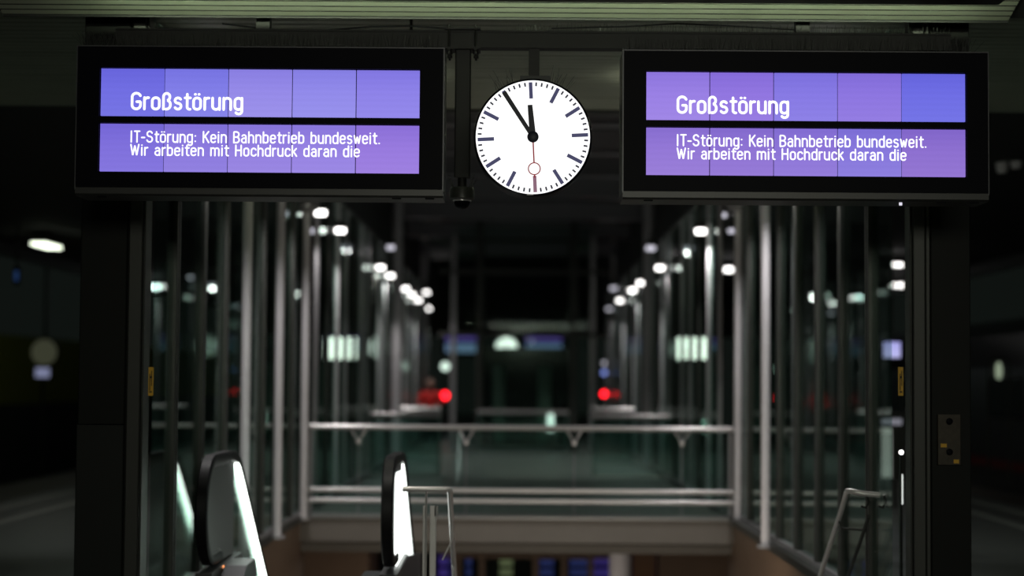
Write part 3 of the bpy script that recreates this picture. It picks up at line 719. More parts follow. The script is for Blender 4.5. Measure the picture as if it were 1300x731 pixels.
R1 = strip_rows(at(655, 40, BD).x, br, BD, BZt + .004, 190, .055, .012)
o, _ = spikes('bird_spikes', 'sparse row of upright bird spikes along the beam top, right half', R1); strip_base(o, at(655, 40, BD).x, br, BD, BZt + .004)
R1 = []
for i in range(26):
    t = random.choice((-1, 1)) * random.uniform(15, 38); a = math.radians(t)
    R1.append((CXc + math.sin(a) * (Rd + .005), DD + random.uniform(.06, .2), CZc + math.cos(a) * (Rd + .004), math.sin(a) * random.uniform(.3, 1.5) * .09, 0, random.uniform(.06, .115)))
o, _ = spikes('bird_spikes', 'fans of bent bird spikes on top of the round clock', R1)
R1 = []
for i in range(16):
    t = random.choice((-1, 1)); R1.append((cx_ + t * random.uniform(.045, .07), BD + random.uniform(-.05, .05), za - .004, t * random.uniform(0, .05), 0, random.uniform(.05, .09)))
o, _ = spikes('bird_spikes', 'short bird spikes around the neck above the dome camera', R1)
# cable over the beam
pts = [at(x, y, BD - .02) for x, y in ((282, 30), (340, 37), (372, 39), (420, 38), (470, 34), (520, 33), (565, 36))]
o = MB().tube(pts, .006, 6).build('cable', 'rubber', None, True); tag(o, 'loose black cable sagging over the beam above the left display', 'cable')
pts = [at(x, y, BD - .03) for x, y in ((700, 36), (790, 34), (860, 30), (930, 33), (1010, 38))]
o = MB().tube(pts, .005, 6).build('cable', 'rubber', None, True); tag(o, 'thin black cable over the beam above the right display', 'cable')

# ================================================================== ESCALATOR
XL, XR = -2.26, -.93
SL = .645; YB, ZB_ = 14.88, 1.0      # bend
def hr_path(off=0):
    P = []
    cy, cz, rr = 13.70, .63, .37 - off
    for i in range(0, 15):
        a = math.radians(270 - 180 * i / 14 - 0)
        P.append((cy + rr * math.cos(a), cz + rr * math.sin(a)))
    P.append((14.5, 1.0 - off)); P.append((14.72, .988 - off)); P.append((14.88, .945 - off)); P.append((15.02, .868 - off))
    for t in (1, 2, 4, 6, 7.2): P.append((15.02 + t, .868 - off - SL * t))
    return [(14.05, cz - rr)] + P
er = thing('escalator', ((XL + XR) / 2, 13.4, 0), 'escalator going down with black handrails and white lit balustrades', 'escalator')
for s, xb_, nm in ((-1, XL, 'left'), (1, XR, 'right')):
    hp = hr_path()
    h = MB().band(hp, xb_, .088, .075).build('handrail', 'rubber', er, True)
    MB().band(hr_path(.04)[:17], xb_, .05, .03).build('handrail_guide', 'dark_plate', er, True)
    # newel plate of brushed steel inside the loop
    P = [(13.72, .29)] + [(13.70 + .31 * math.cos(math.radians(270 - 180 * i / 12)), .63 + .31 * math.sin(math.radians(270 - 180 * i / 12))) for i in range(1, 13)] + [(14.72, .94), (14.72, .22), (14.0, .22)]
    MB().prism(P, xb_ - .018, xb_ + .018).build('newel_plate', 'dark_plate', er)
    # glass panels on the slope
    gy = [14.75, 16.2, 17.7, 19.2, 20.7]
    top = lambda y: .90 if y < 14.88 else .83 - SL * (y - 15.02) if y > 15.02 else .88
    bot = lambda y: .22 - SL * max(0, y - 14.9)
    for a_, b_ in zip(gy[:-1], gy[1:]):
        ys = [a_] + ([14.9, 15.02] if a_ < 14.9 else []) + [b_]
        P = [(y_ + (.01 if y_ == a_ else -.01 if y_ == b_ else 0), top(y_)) for y_ in ys] + [(y_ + (.01 if y_ == a_ else -.01 if y_ == b_ else 0), bot(y_)) for y_ in reversed(ys)]
        lit = (s > 0 and a_ < 16.0)
        MB().prism(P, xb_ - .006, xb_ + .006).build('balustrade_glass', 'balustrade_glass', er)
        if lit:
            o = MB().prism([(y_ , z_) for y_, z_ in [(13.86, .86), (14.0, .9), (14.9, .88), (15.02, .82), (16.35, -.04), (16.35, -.10), (15.0, .06), (13.84, .22)]], xb_ + .022, xb_ + .03).build('lit_diffuser', 'lit_panel', er)
            o['label'] = 'glowing white diffuser panel'
    # light strip below the handrail
    st = [(14.80, .925), (14.93, .88), (15.04, .812)] + [(15.04 + t, .812 - SL * t) for t in (.4, .8, 1.2, 1.6, 2.4, 4, 6)]
    MB().band(st, xb_ + (.012 if s < 0 else 0), .05, .02).build('light_strip', 'strip', er)
    # decking under the glass and skirt
    P = [(13.45, 0), (13.45, .19), (14.9, .21), (22.2, .21 - SL * 7.3), (22.2, -.25 - SL * 7.3), (14.9, -.25), (14.6, -.02), (14.6, 0)]
    MB().prism(P, xb_ - .06, xb_ + .06).build('deck', 'dark_plate', er)
    xi = xb_ - s * .07
    xa, xc = sorted((xi, xi - s * .17))
    P = [(13.75, 0.0), (13.75, .12), (13.95, .20 if s < 0 else .12), (14.4, .21 if s < 0 else .12), (14.5, .10), (14.5, -.0)]
    if s > 0: MB().prism([(13.5, 0), (13.5, .19), (14.9, .19), (16.9, .03), (16.9, -.4), (14.9, -.2)], -.895, -.865).build('outer_cladding', 'dark_plate', er)
    MB().prism(P, xa, xc).build('inlet_box', 'rubber', er)
    if s < 0:
        pl_ = at(288, 719, 14.0); MB().box(pl_.x - .03, pl_.x + .035, 13.97, 13.99, pl_.z - .008, pl_.z + .008).build('indicator_light', 'led', er)
MB().box(XL + .1, XR - .1, 12.7, 14.3, -.05, .004).build('floor_plate', 'brushed', er)
MB().box(XL + .1, XR - .1, 14.3, 14.5, -.05, .008).build('comb_plate', 'aluminium', er)
yy, zz = 14.5, 0
for i in range(18):
    drop = 0 if i < 1 else .258
    zz -= drop
    MB().box(XL + .32, XR - .32, yy, yy + .4, zz - .28, zz).build('step', 'brushed', er); yy += .4
MB().prism([(12.7, -.06), (14.6, -.06), (22.4, -4.95 + .1), (22.4, -5.2 + .7), (21.6, -4.5), (14.3, -.9), (12.7, -.9)], XL - .1, XR + .1).build('truss', 'dark_steel', er)
# ================================================================== STAIR
sr = thing('staircase', (.9, 13.0, 0), 'dark stone staircase going down right of the escalator', 'stairs')
MB().box(-.60, XW - .01, Y0, 13.1, -.3, 0).build('landing', 'stone', sr)
yy = 13.1; zz = 0
for i in range(26):
    zz -= .17; MB().box(-.60, XW - .01, yy, yy + .30, zz - .17, zz).build('step', 'stone', sr); yy += .28
MB().box(-.80, -.61, Y0, 13.1, -.3, .0).prism([(13.1, 0), (21.0, -4.8), (21.0, -5.0 + .5), (13.1, -.5)], -.80, -.61).build('stringer', 'concrete', sr)
def rail(name, label, pts, rad, extra):
    r = thing(name, (pts[0][0], pts[0][1], 0), label, 'handrail')
    MB().tube(pts, rad, 12).build('rail', 'rail_steel', r, True)
    for e_ in extra: e_(r)
    return r
a = at(511, 620.5, 12.97); b = at(571, 619.5, 12.97)
dn = lambda x, y, z: [(x, y, z), (x, y + .03, z - .015)] + [(x, y + t, z - .607 * t - .005) for t in (.2, 1.0, 3.0, 6.5)]
P = [(a.x, 12.97, a.z), (b.x - .03, 12.97, a.z), (b.x - .006, 12.975, a.z - .002)] + dn(b.x, 12.985, a.z - .008)
zt_ = a.z
def posts(r):
    q = at(541, 650, 12.98); MB().tube([(q.x, 12.98, 0), (q.x, 12.98, zt_)], .008, 8).build('baluster', 'rail_steel', r, True)
    q0 = at(537, 642, 13.02); q1 = at(541.5, 642, 13.02); MB().bbox(q0.x, q1.x, 13.0, 13.06, 0, q0.z, .003).build('panel_edge', 'rail_steel', r)
    q0 = at(546, 642, 13.02); q1 = at(554, 642, 13.02); MB().bbox(q0.x, q1.x, 13.0, 13.05, 0, q0.z, .003).build('newel', 'rail_steel', r)
    MB().box(q1.x - .012, q1.x + .012, 13.0, 13.05, q0.z - .07, q0.z).build('newel_cap', 'brushed', r)
    for t in (1.0, 2.8, 4.8):
        MB().tube([(b.x, 12.985 + t, zt_ - .607 * t - .01), (b.x, 12.985 + t, zt_ - .607 * t - .93)], .016, 8).build('post', 'rail_steel', r, True)
    MB().tube([(b.x, 12.99, zt_ - .02), (b.x + .02, 13.05, zt_ - .35), (b.x - .05, 13.06, zt_ - .50)], .006, 6).build('bracket', 'rail_steel', r, True)
rail('stair_handrail', 'bright steel handrail with posts between the escalator and the stairs', P, .019, [posts])
a = at(1075, 622, 12.95)
P = [(2.52, 12.9, a.z - .03), (a.x + .1, 12.9, a.z - .02), (a.x + .02, 12.91, a.z - .004)] + dn(a.x, 12.93, a.z - .005)
def brs(r):
    for t in (.35, 1.7, 3.2):
        z_ = a.z - .607 * t
        MB().tube([(a.x, 12.93 + t, z_ - .01), (a.x + .02, 12.93 + t, z_ - .08), (XW + .0, 12.93 + t, z_ - .09)], .009, 8).build('bracket', 'dark_aluminium', r, True)
    for px in (1100, 1122):
        q = at(px, 628, 12.9); MB().tube([(q.x, 12.9, q.z), (q.x + .02, 12.92, q.z - .05), (q.x, 12.93, q.z - .09), (q.x - .03, 12.92, q.z - .08)], .009, 8).build('hook', 'dark_steel', r, True)
    q = at(1103, 655, 13.0)
    MB().tube([(q.x, 13.0, q.z), (q.x, 13.35, q.z - .22), (q.x, 14.3, q.z - .8)], .014, 8).build('lower_rail', 'dark_steel', r, True)
rail('stair_handrail', 'dark sloping handrail on the right side of the stairs beside the glass wall', P, .019, [brs])
# ================================================================== CROSS RAILING at the far side of the opening
YR = Y1 + .1
rr_ = thing('glass_railing', (0, YR, 0), 'glass railing with bright steel top rail across the far side of the opening', 'railing')
zt_ = at(660, 543, YR).z
MB().tube([(-2.44, YR, zt_), (2.52, YR, zt_)], .05, 14, ry=.03).build('top_rail', 'rail_steel', rr_, True)
for py in (622.5, 636):
    q = at(660, py, YR); MB().tube([(-2.44, YR - .06, q.z), (2.52, YR - .06, q.z)], .028, 10).build('lower_rail', 'rail_steel', rr_, True)
vx = [at(px, 555, YR).x for px in (455.5, 592, 729, 865.5)]
ed_ = [-2.42] + vx + [2.50]
for a_, b_ in zip(ed_[:-1], ed_[1:]):
    MB().box(a_ + .01, b_ - .01, YR - .006, YR + .006, .05, zt_ - .05).build('glass_pane', 'rail_glass', rr_)
for x in vx:
    q = at(660, 562, YR).z
    v = MB().tube([(x - .085, YR - .03, zt_ - .03), (x, YR - .035, q), (x + .085, YR - .03, zt_ - .03)], .012, 8)
    v.build('v_bracket', 'rail_steel', rr_, True)
    MB().lathe((x, YR - .05, q), [(.028, .05), (.028, 0), (.02, -.006)], 12).build('glass_clamp', 'rail_steel', rr_, True)
for x in (-2.40, 2.48): MB().bbox(x - .02, x + .02, YR - .03, YR + .03, .03, zt_ - .02).build('end_post', 'aluminium', rr_)
# far side railings
def ubal(x0, x1, D, py, label, D2=None):
    zt = at((x0 + x1) / 2, py, D).z; a_, b_ = at(x0, py, D).x, at(x1, py, D).x
    r = thing('glass_railing', ((a_ + b_) / 2, D, 0), label, 'railing', 'short glass railings down the hall')
    MB().tube([(a_, D, zt), (b_, D, zt)], .05, 10, ry=.04).build('top_rail', 'rail_steel', r, True)
    MB().box(a_, b_, D - .006, D + .006, .05, zt - .05).build('glass_pane', 'rail_glass', r)
    MB().box(a_, b_, D - .02, D + .02, 0, .05).build('shoe', 'aluminium', r)
    for x in (a_ + .03, b_ - .03): MB().bbox(x - .025, x + .025, D + .008, D + .05, 0, zt - .03).build('post', 'aluminium', r)
    return r
ubal(470, 560, 30.5, 527, 'nearer short glass railing behind the cross railing on the left')
ubal(508, 559, 36.2, 519, 'farther short glass railing below the person in red')
ubal(752, 850, 30.5, 529, 'nearer short glass railing behind the cross railing on the right')
ubal(752, 804, 36.2, 520, 'farther short glass railing behind the cross railing on the right')
ubal(606, 722, 40.0, 523, 'faint glass railing in front of the dark lift in the centre')
# ================================================================== LIFT in the middle of the hall
LD = 42.0
def lx(px): return at(px, 483, LD).x
lf = thing('glass_lift', (0, LD, 0), 'dark glass lift shaft with thin metal frame in the middle of the hall', 'lift')
for px in (608, 728): 
    x = lx(px); MB().bbox(x - .07, x + .07, LD - .07, LD + .07, 0, 5.2).build('corner_post', 'dark_aluminium', lf); MB().bbox(x - .07, x + .07, LD + 2.0, LD + 2.14, 0, 5.2).build('corner_post', 'dark_aluminium', lf)
for px in (575, 752): x = lx(px); MB().bbox(x - .06, x + .06, LD - .05, LD + .07, 0, 4.9).build('side_post', 'aluminium', lf)
for py in (345, 425): z = at(660, py, LD).z; MB().box(lx(556), lx(772), LD - .05, LD + .05, z - .05, z + .05).build('cross_bar', 'dark_aluminium', lf)
for a_, b_ in ((578, 605), (611, 668), (668, 725), (731, 750)):
    for z0, z1 in ((.1, at(660, 429, LD).z), (at(660, 421, LD).z, at(660, 350, LD).z), (at(660, 342, LD).z, 5.1)):
        MB().box(lx(a_) + .01, lx(b_) - .01, LD - .006, LD + .006, z0, z1).build('glass_pane', 'lift_glass', lf)
MB().box(lx(613), lx(723), LD + .3, LD + 1.9, .1, 2.35).build('cabin', 'dark_glass', lf)
for a_, b_ in ((627, 641), (683, 700)): MB().box(lx(a_), lx(b_), LD + .27, LD + .295, .2, 1.95).build('cabin_door', 'grey_green', lf)
q = at(699, 535, LD - .3)
r = thing('light_column', (q.x, LD - .3, 0), 'slim upright pale green light in front of the central lift', 'lamp')
q2 = at(699, 524, LD - .3); q3 = at(699, 547, LD - .3)
MB().bbox(q.x - .065, q.x + .065, LD - .36, LD - .24, q3.z, q2.z).build('diffuser', 'far_dial', r)
MB().bbox(q.x - .05, q.x + .05, LD - .35, LD - .25, 0, q3.z).build('base', 'dark_aluminium', r)
# bright panel bars at upper left and right of the lift
for px0, px1, py0, py1, m, lab in ((546, 571, 318, 329, 'louvre', 'pale horizontal bar under the high roof left of the lift, inner end lit'), (576, 602, 319, 328, 'grey_green', 'dim horizontal bar under the high roof next to the lift'), (545, 570, 298, 310, 'grey_green', 'faint upper horizontal bar under the high roof on the left'), (722, 750, 309, 318, 'grey_green', 'faint horizontal bar under the high roof right of the lift')):
    a_, b_ = at(px0, py0, 45.5), at(px1, py1, 45.5)
    o = MB().box(a_.x, b_.x, 45.5, 45.65, b_.z, a_.z).build('cross_rail', 'column_steel' if m == 'louvre' else m); tag(o, lab, 'beam', 'horizontal bars under the high roof')
# ------------------------------------------------------------------ far platform equipment: second pair of displays and clock
FD = 62.0
def far_disp(x0, x1, y0, y1, lab):
    a_, b_ = at(x0, y0, FD), at(x1, y1, FD)
    r = thing('platform_display', ((a_.x + b_.x) / 2, FD, b_.z), lab, 'display', 'train displays far down the hall')
    MB().box(a_.x - .1, b_.x + .1, FD, FD + .3, b_.z - .12, a_.z + .12).build('case', 'black_case', r)
    h = (a_.z - b_.z)
    o = MB().box(a_.x, b_.x, FD - .01, FD - .001, b_.z, b_.z + h * .45).build('screen_row', 'screen', r); o.color = (.09, .15, .24, 1)
    o = MB().box(a_.x, b_.x, FD - .01, FD - .001, b_.z + h * .58, a_.z).build('screen_row', 'screen', r); o.color = (.06, .04, .20, 1)
    MB().box((a_.x + b_.x) / 2 - .05, (a_.x + b_.x) / 2 + .05, 61.5, FD + .2, a_.z + .12, a_.z + .3).build('hanger', 'dark_steel', r)
far_disp(566, 604, 422, 447, 'small blurred train display far down the hall, left of the far clock')
far_disp(668, 713, 422, 448, 'small blurred train display far down the hall, right of the far clock')
q = at(643, 442, 61.5)
r = thing('station_clock', (q.x, 61.5, q.z - .35), 'small blurred white clock far down the hall above the railing', 'clock')
MB().lathe((q.x, 61.5, q.z), [(.35, 0), (.36, .02), (.36, .2), (.34, .2)], 32).build('drum', 'black_case', r, True)
MB().lathe((q.x, 61.5, q.z), [(.355, -.003), (.355, -.006)], 32).build('dial', 'far_dial', r)
for ang, ln in ((330, .28), (357, .19)):
    t = math.radians(ang); MB().tube([(q.x, 61.49, q.z), (q.x + math.sin(t) * ln, 61.49, q.z + math.cos(t) * ln)], .012, 6).build('hand', 'clock_hand', r)
MB().box(q.x - .03, q.x + .03, 61.56, 61.64, q.z + .34, H2).build('hanging_post', 'dark_steel', r)
struct(MB().box(-9.6, 9.6, 61.3, 61.5, at(643, 427, 61.4).z, H2 + 2.3), 'trim_12', 'roof_dark', 'dark cross fascia over the far clock')
# signal masts with coloured lights
def mast(px, items, D, lab):
    x = at(px, 483, D).x
    r = thing('signal_mast', (x, D, 0), lab, 'signal', 'signal masts down the hall')
    zt = max(at(px, py, D).z for py, m, q in items) + .15
    MB().tube([(x, D + .08, 0), (x, D + .08, zt)], .03, 8).build('mast', 'dark_steel', r)
    for py, m, q in items:
        z = at(px, py, D).z
        MB().lathe((x, D, z), [(q * 1.15, .08), (q * 1.2, .02), (q * 1.1, .0)], 16).build('lamp_housing', 'black_case', r, True)
        MB().lathe((x, D, z), [(q, .0), (q * .9, -.01), (q * .4, -.03)], 16).build('lens', m, r, True)
mast(565, ((465, 'sign_white', .11), (502, 'red_light', .10)), 50, 'signal mast with white over red light beside the person in red')
mast(767, ((461, 'bulb_dim', .05), (473, 'sign_blue', .07), (500, 'red_light', .08)), 50, 'signal mast with blue and red lights right of the lift')
# lit hanging signs seen through the side glass
for s, x0, x1, lab in ((-1, 412, 453, 'left'), (1, 858, 897, 'right')):
    D = 31.0; a_, b_ = at(x0, 428, D), at(x1, 456, D)
    r = thing('lit_sign', ((a_.x + b_.x) / 2, D, b_.z), 'white lit sign panel seen sliced by the mullions of the %s glass wall' % lab, 'sign', 'white lit signs in the side aisles')
    MB().box(a_.x - .05, b_.x + .05, D, D + .2, b_.z - .05, a_.z + .05).build('case', 'black_case', r)
    MB().box(a_.x, b_.x, D - .01, D - .001, b_.z, a_.z).build('lit_face', 'side_sign', r)
    MB().box((a_.x + b_.x) / 2 - .03, (a_.x + b_.x) / 2 + .03, D + .07, D + .13, a_.z + .05, H2).build('hanger', 'dark_steel', r)
# ------------------------------------------------------------------ things in the side aisles
# left: clock and display on the next platform, yellow-green wall
q = at(56, 447, 40)
r = thing('station_clock', (q.x, 40, q.z - .35), 'dim round clock far left in front of the yellow-green wall', 'clock')
MB().lathe((q.x, 40, q.z), [(.29, 0), (.3, .02), (.3, .2), (.28, .2)], 28).build('drum', 'black_case', r, True)
mm = glow('dial_dim', (.75, .8, .5, 1), .05); MB().lathe((q.x, 40, q.z), [(.28, -.003), (.28, -.006)], 28).build('dial', 'dial_dim', r)
MB().box(q.x - .03, q.x + .03, 40.06, 40.14, q.z + .28, H2 + .6).build('hanging_post', 'dark_steel', r)
q = at(54, 473, 40)
r = thing('small_screen', (q.x, 40, q.z), 'small pale blue lit screen below the dim clock far left', 'screen')
MB().box(q.x - .2, q.x + .2, 40.0, 40.1, q.z - .13, q.z + .13).build('case', 'black_case', r)
mm = glow('pale_blue', (.35, .38, .60, 1), .55)
MB().box(q.x - .15, q.x + .15, 39.985, 39.998, q.z - .10, q.z - .0).build('lit_face', 'pale_blue', r); MB().box(q.x - .15, q.x + .15, 39.985, 39.998, q.z + .01, q.z + .10).build('lit_face', 'pale_blue', r)
MB().box(q.x - .03, q.x + .03, 40.02, 40.08, -1.2, q.z - .13).build('post', 'dark_steel', r)
struct(MB().box(-14.2, -14, 20, 90, -1.2, .85), 'wall_left', 'roof_dark', 'dark lower part of the wall across the left track')
struct(MB().box(-14.2, -14.02, 20, 90, .85, 2.75), 'wall_left', 'yellow_green', 'yellow-green wall band across the left track')
area('wall_lamp', (-12.2, 42, 3.3), (0, math.radians(60), 0), .4, 3, 9.0, (.9, 1, .6))
q = at(21, 350, 30)
r = thing('blue_signal', (q.x, 30, q.z), 'tiny blue light at the far left edge below the ceiling light', 'lamp')
MB().bbox(q.x - .05, q.x + .05, 30, 30.05, q.z - .14, q.z + .14).build('case', 'black_case', r); MB().box(q.x - .03, q.x + .03, 29.98, 29.995, q.z - .08, q.z + .08).build('lens', glow('blue_dim', (.08, .2, .6, 1), .14), r)
MB().box(q.x - .02, q.x + .02, 30.01, 30.04, q.z + .14, H2).build('hanger', 'dark_steel', r)
# right: train, lit lamp
tr = thing('train_carriage', (10.2, 40, -1.2), 'dark train carriage with a thin red stripe standing right of the right platform', 'train')
P = [(8.6, -.5), (8.6, 1.9), (8.85, 2.5), (9.5, 2.85), (11.1, 2.85), (11.5, 2.5), (11.6, 1.9), (11.6, -.5)]
MB().prism([(x, z) for x, z in P], 22, 60, 'Y').build('body', 'train_grey', tr)
MB().box(8.585, 8.598, 22.3, 59.7, .10, .26).build('red_stripe', 'train_red', tr)
for i in range(9):
    y0_ = 23.5 + i * 4
    MB().box(8.585, 8.6, y0_, y0_ + 2.2, 1.0, 1.7).build('window', 'dark_glass', tr)
MB().box(8.9, 11.3, 24, 58, -1.0, -.5).build('underframe', 'gap', tr)
for y0_ in (25, 29, 53, 57):
    for xx in (9.35, 10.85): 
        MB().lathe((0, 0, 0), [(.01, 0)], 3, 'Z') 
        w_ = MB(); n = 20
        vs = [(xx + t, y0_ + .42 * math.cos(2 * PI * k / n), -.78 + .42 * math.sin(2 * PI * k / n)) for t in (-.07, .07) for k in range(n)]
        w_.add(vs, [tuple(range(n)), tuple(range(2 * n - 1, n - 1, -1))] + [(k, (k + 1) % n, n + (k + 1) % n, n + k) for k in range(n)]); w_.build('wheel', 'dark_steel', tr)
q = at(1268, 470, 30)
r = thing('wall_lantern', (q.x, 30, 0), 'small pale light in a dark frame far right beside the train', 'lamp')
MB().lathe((q.x, 30, q.z), [(.03, -.14), (.05, -.08), (.055, .02), (.03, .13)], 14, 'Z').build('lit_glass', glow('lantern', (.7, .85, .6, 1), .35), r, True)
MB().tube([(q.x - .17, 30, 0), (q.x - .17, 30, q.z + .12), (q.x - .12, 30, q.z + .18), (q.x + .12, 30, q.z + .18), (q.x + .17, 30, q.z + .12), (q.x + .17, 30, 0)], .02, 8).build('frame', 'dark_aluminium', r, True)
MB().box(q.x - .012, q.x + .012, 29.99, 30.01, q.z + .12, q.z + .18).build('hook', 'dark_aluminium', r)
struct(MB().box(14, 14.2, 20, 90, -1.2, 3.2), 'wall_right', 'grey_green', 'grey-green wall across the right track')
area('wall_lamp', (12.2, 34, 3.6), (0, math.radians(-60), 0), .4, 3, 3.0, (.8, 1, .9))
# notice case seen through the right glass
D = 24.0
a_, b_ = at(1119, 543, D), at(1140, 606, D)
r = thing('notice_case', ((a_.x + b_.x) / 2, D, 0), 'lit pale notice case behind the right glass next to the portal', 'notice case')
MB().box(a_.x - .03, b_.x + .1, D, D + .12, b_.z - .04, a_.z + .2).build('case', 'dark_aluminium', r)
MB().box(a_.x, (a_.x * .4 + b_.x * .6), D - .01, D - .001, b_.z, a_.z).build('poster', 'vitrine', r)
MB().box(a_.x, b_.x + .05, D - .01, D - .001, a_.z + .04, a_.z + .12).build('header_strip', glow('header', (.6, .6, .7, 1), .3), r)
MB().box(a_.x, a_.x + .05, D + .03, D + .08, 0, b_.z - .04).box(b_.x - .05, b_.x, D + .03, D + .08, 0, b_.z - .04).build('legs', 'dark_aluminium', r)
D = 26.0; q = at(1132, 443, D)
r = thing('small_screen', (q.x, D, q.z), 'small violet lit screen behind the right glass next to the portal', 'screen')
MB().box(q.x - .16, q.x + .16, D, D + .08, q.z - .15, q.z + .15).build('case', 'black_case', r)
o = MB().box(q.x - .12, q.x + .12, D - .01, D - .001, q.z - .12, q.z + .10).build('lit_face', 'screen', r); o.color = (.45, .45, .85, 1)
MB().box(q.x - .02, q.x + .02, D + .02, D + .06, q.z + .15, H2).build('hanger', 'dark_steel', r)
D = 14.2; q = at(1144, 574, 13.2)
r = thing('small_wall_light', (q.x, 13.2, q.z), 'tiny very bright round light beside the right portal post', 'lamp')
MB().lathe((q.x, 13.2, q.z), [(.016, 0), (.016, -.01), (.008, -.016)], 14).build('lens', 'bulb', r, True)
MB().lathe((q.x, 13.2, q.z), [(.026, .03), (.026, 0)], 14).build('bezel', 'black_case', r, True)
MB().tube([(q.x, 13.22, 0), (q.x, 13.22, q.z)], .008, 6).build('stand', 'dark_steel', r)
a_, b_ = at(1143, 602, 13.6), at(1146.5, 640, 13.6)
r = thing('reflector_strip', ((a_.x + b_.x) / 2, 13.6, 0), 'short upright white lit strip beside the right portal post', 'lamp')
MB().box(a_.x, b_.x, 13.6, 13.62, b_.z, a_.z).build('lit_strip', 'vitrine_bright', r); MB().box(a_.x, b_.x, 13.62, 13.65, 0, a_.z).build('backing', 'dark_aluminium', r)
# ================================================================== LOWER HALL
LYW = 31.0
struct(MB().box(-9, 9, 21.6, 60, -.40, -.30), 'ceiling', 'concrete', 'ceiling of the lower hall')
def sx(px, D=LYW): return at(px, 700, D).x
struct(MB().box(-9, sx(480), LYW - 2, LYW, FZ, -.4), 'wall_back', 'brown_wall', 'brown wall at the back of the lower hall, left')
struct(MB().box(sx(830), 9, LYW - 1, LYW + 1, FZ, -.4), 'wall_back', 'brown_wall', 'brown wall at the back of the lower hall, right')
struct(MB().box(-9, 9, 44, 44.2, FZ, -.4), 'wall_back', 'roof_dark', 'dark rear wall behind the shop front')
shop = thing('shop_window', (0, LYW, FZ), 'glazed shop front with dark frames in the lower hall below the railing', 'shop front')
xs = [sx(p) for p in (582, 612, 680, 716, 750)]
for x in xs: MB().box(x - .05, x + .05, LYW, LYW + .1, FZ, -.4).build('mullion', 'brown_wall', shop)
zc = at(660, 705, LYW).z
MB().box(sx(560), sx(775), LYW - .02, LYW + .08, zc - .05, zc + .03).build('transom', 'brown_wall', shop)
xe = [sx(560)] + xs + [sx(775)]
for a_, b_ in zip(xe[:-1], xe[1:]):
    MB().box(a_ + .05, b_ - .05, LYW + .04, LYW + .05, FZ + .1, zc - .06).build('glass_pane', 'glass', shop)
for (x0, x1, y0, y1, m, lab, D) in ((556, 572, 690, 735, 'shop_purple', 'violet lit shop display left behind the stair handrail', 34), (633, 652, 709, 745, 'shop_green', 'yellow-green lit shop display in the lower hall', 33), (684, 704, 709, 745, 'shop_blue', 'blue lit shop display in the lower hall, centre right', 33), (722, 747, 709, 745, 'shop_blue', 'blue lit shop display next to the violet one in the lower hall', 33.5), (751, 777, 690, 735, 'shop_purple', 'violet lit shop display left of the white column', 33), (590, 600, 708, 745, 'shop_blue', 'narrow blue lit shop display in the lower hall, left', 33)):
    a_, b_ = at(x0, y0, D), at(x1, y1, D)
    r = thing('shop_display', ((a_.x + b_.x) / 2, D, FZ), lab, 'shop display', 'lit displays inside the lower shop')
    MB().box(a_.x, b_.x, D, D + .3, FZ, a_.z).build('cabinet', 'black_case', r)
    hh = (a_.z - b_.z) / 3
    for k in range(3): MB().box(a_.x + .02, b_.x - .02, D - .01, D - .001, a_.z - hh * (k + 1) + .04, a_.z - hh * k - .02).build('lit_face', m, r)
q = at(787, 710, 29)
r = thing('round_column', (q.x, 29, FZ), 'smooth white round column in the lower hall', 'column')
MB().lathe((q.x, 29, 0), [(.17, FZ), (.17, -.4)], 28, 'Z').build('shaft', 'white_column', r, True)
MB().lathe((q.x, 29, 0), [(.22, FZ + .001), (.22, FZ + .1), (.171, FZ + .12)], 28, 'Z').build('base_ring', 'aluminium', r, True)
a_, b_ = at(803, 700, 30), at(832, 700, 30)
o = MB().box(a_.x, b_.x, 30, 30.3, FZ, -.4).build('wood_panel', 'wood'); tag(o, 'orange-brown wood panel right of the white round column below', 'panel')
# ================================================================== PERSON in a red jacket
pq = at(547, 488, 45.0); px0, py0 = pq.x, 45.0
pr = thing('person', (px0, py0, 0), 'person in a red jacket standing behind the far left railing', 'person')
hz = 1.50
def skin2(name, verts, edges, radii, m):
    import bmesh
    me = bpy.data.meshes.new(name); bm = bmesh.new(); ly = bm.verts.layers.skin.verify()
    vs = [bm.verts.new(v) for v in verts]
    for i, v in enumerate(vs):
        r_ = radii[i]; v[ly].radius = r_ if isinstance(r_, tuple) else (r_, r_)
    vs[0][ly].use_root = True
    for a_, b_ in edges: bm.edges.new((vs[a_], vs[b_]))
    bm.to_mesh(me); bm.free()
    o = bpy.data.objects.new(name, me); C.objects.link(o); o.parent = pr
    md = o.modifiers.new('skin', 'SKIN'); md.use_smooth_shade = True
    sb = o.modifiers.new('sub', 'SUBSURF'); sb.levels = 1; sb.render_levels = 1
    me.materials.append(M[m]); return o
k = .93
V = [(0, 0, .92), (0, 0, 1.12), (0, -.01, 1.32), (0, -.01, 1.42), (0, -.02, 1.50),
     (-.18, 0, 1.37), (-.29, -.06, 1.14), (-.22, -.24, 1.06), (.18, 0, 1.37), (.29, -.06, 1.14), (.22, -.24, 1.06),
     (-.10, 0, .86), (-.11, -.02, .50), (-.11, .02, .09), (-.11, -.12, .05), (.10, 0, .86), (.11, -.02, .50), (.11, .02, .09), (.11, -.12, .05)]
V = [(x * k, y * k, z * k) for x, y, z in V]
E = [(0, 1), (1, 2), (2, 3), (3, 4), (2, 5), (5, 6), (6, 7), (2, 8), (8, 9), (9, 10), (0, 11), (11, 12), (12, 13), (13, 14), (0, 15), (15, 16), (16, 17), (17, 18)]
RD = [(.14, .10), (.13, .095), (.15, .10), .055, .05, .065, .05, .035, .065, .05, .035, .085, .06, .045, .035, .085, .06, .045, .035]
skin2('body', V, E, RD, 'trousers')
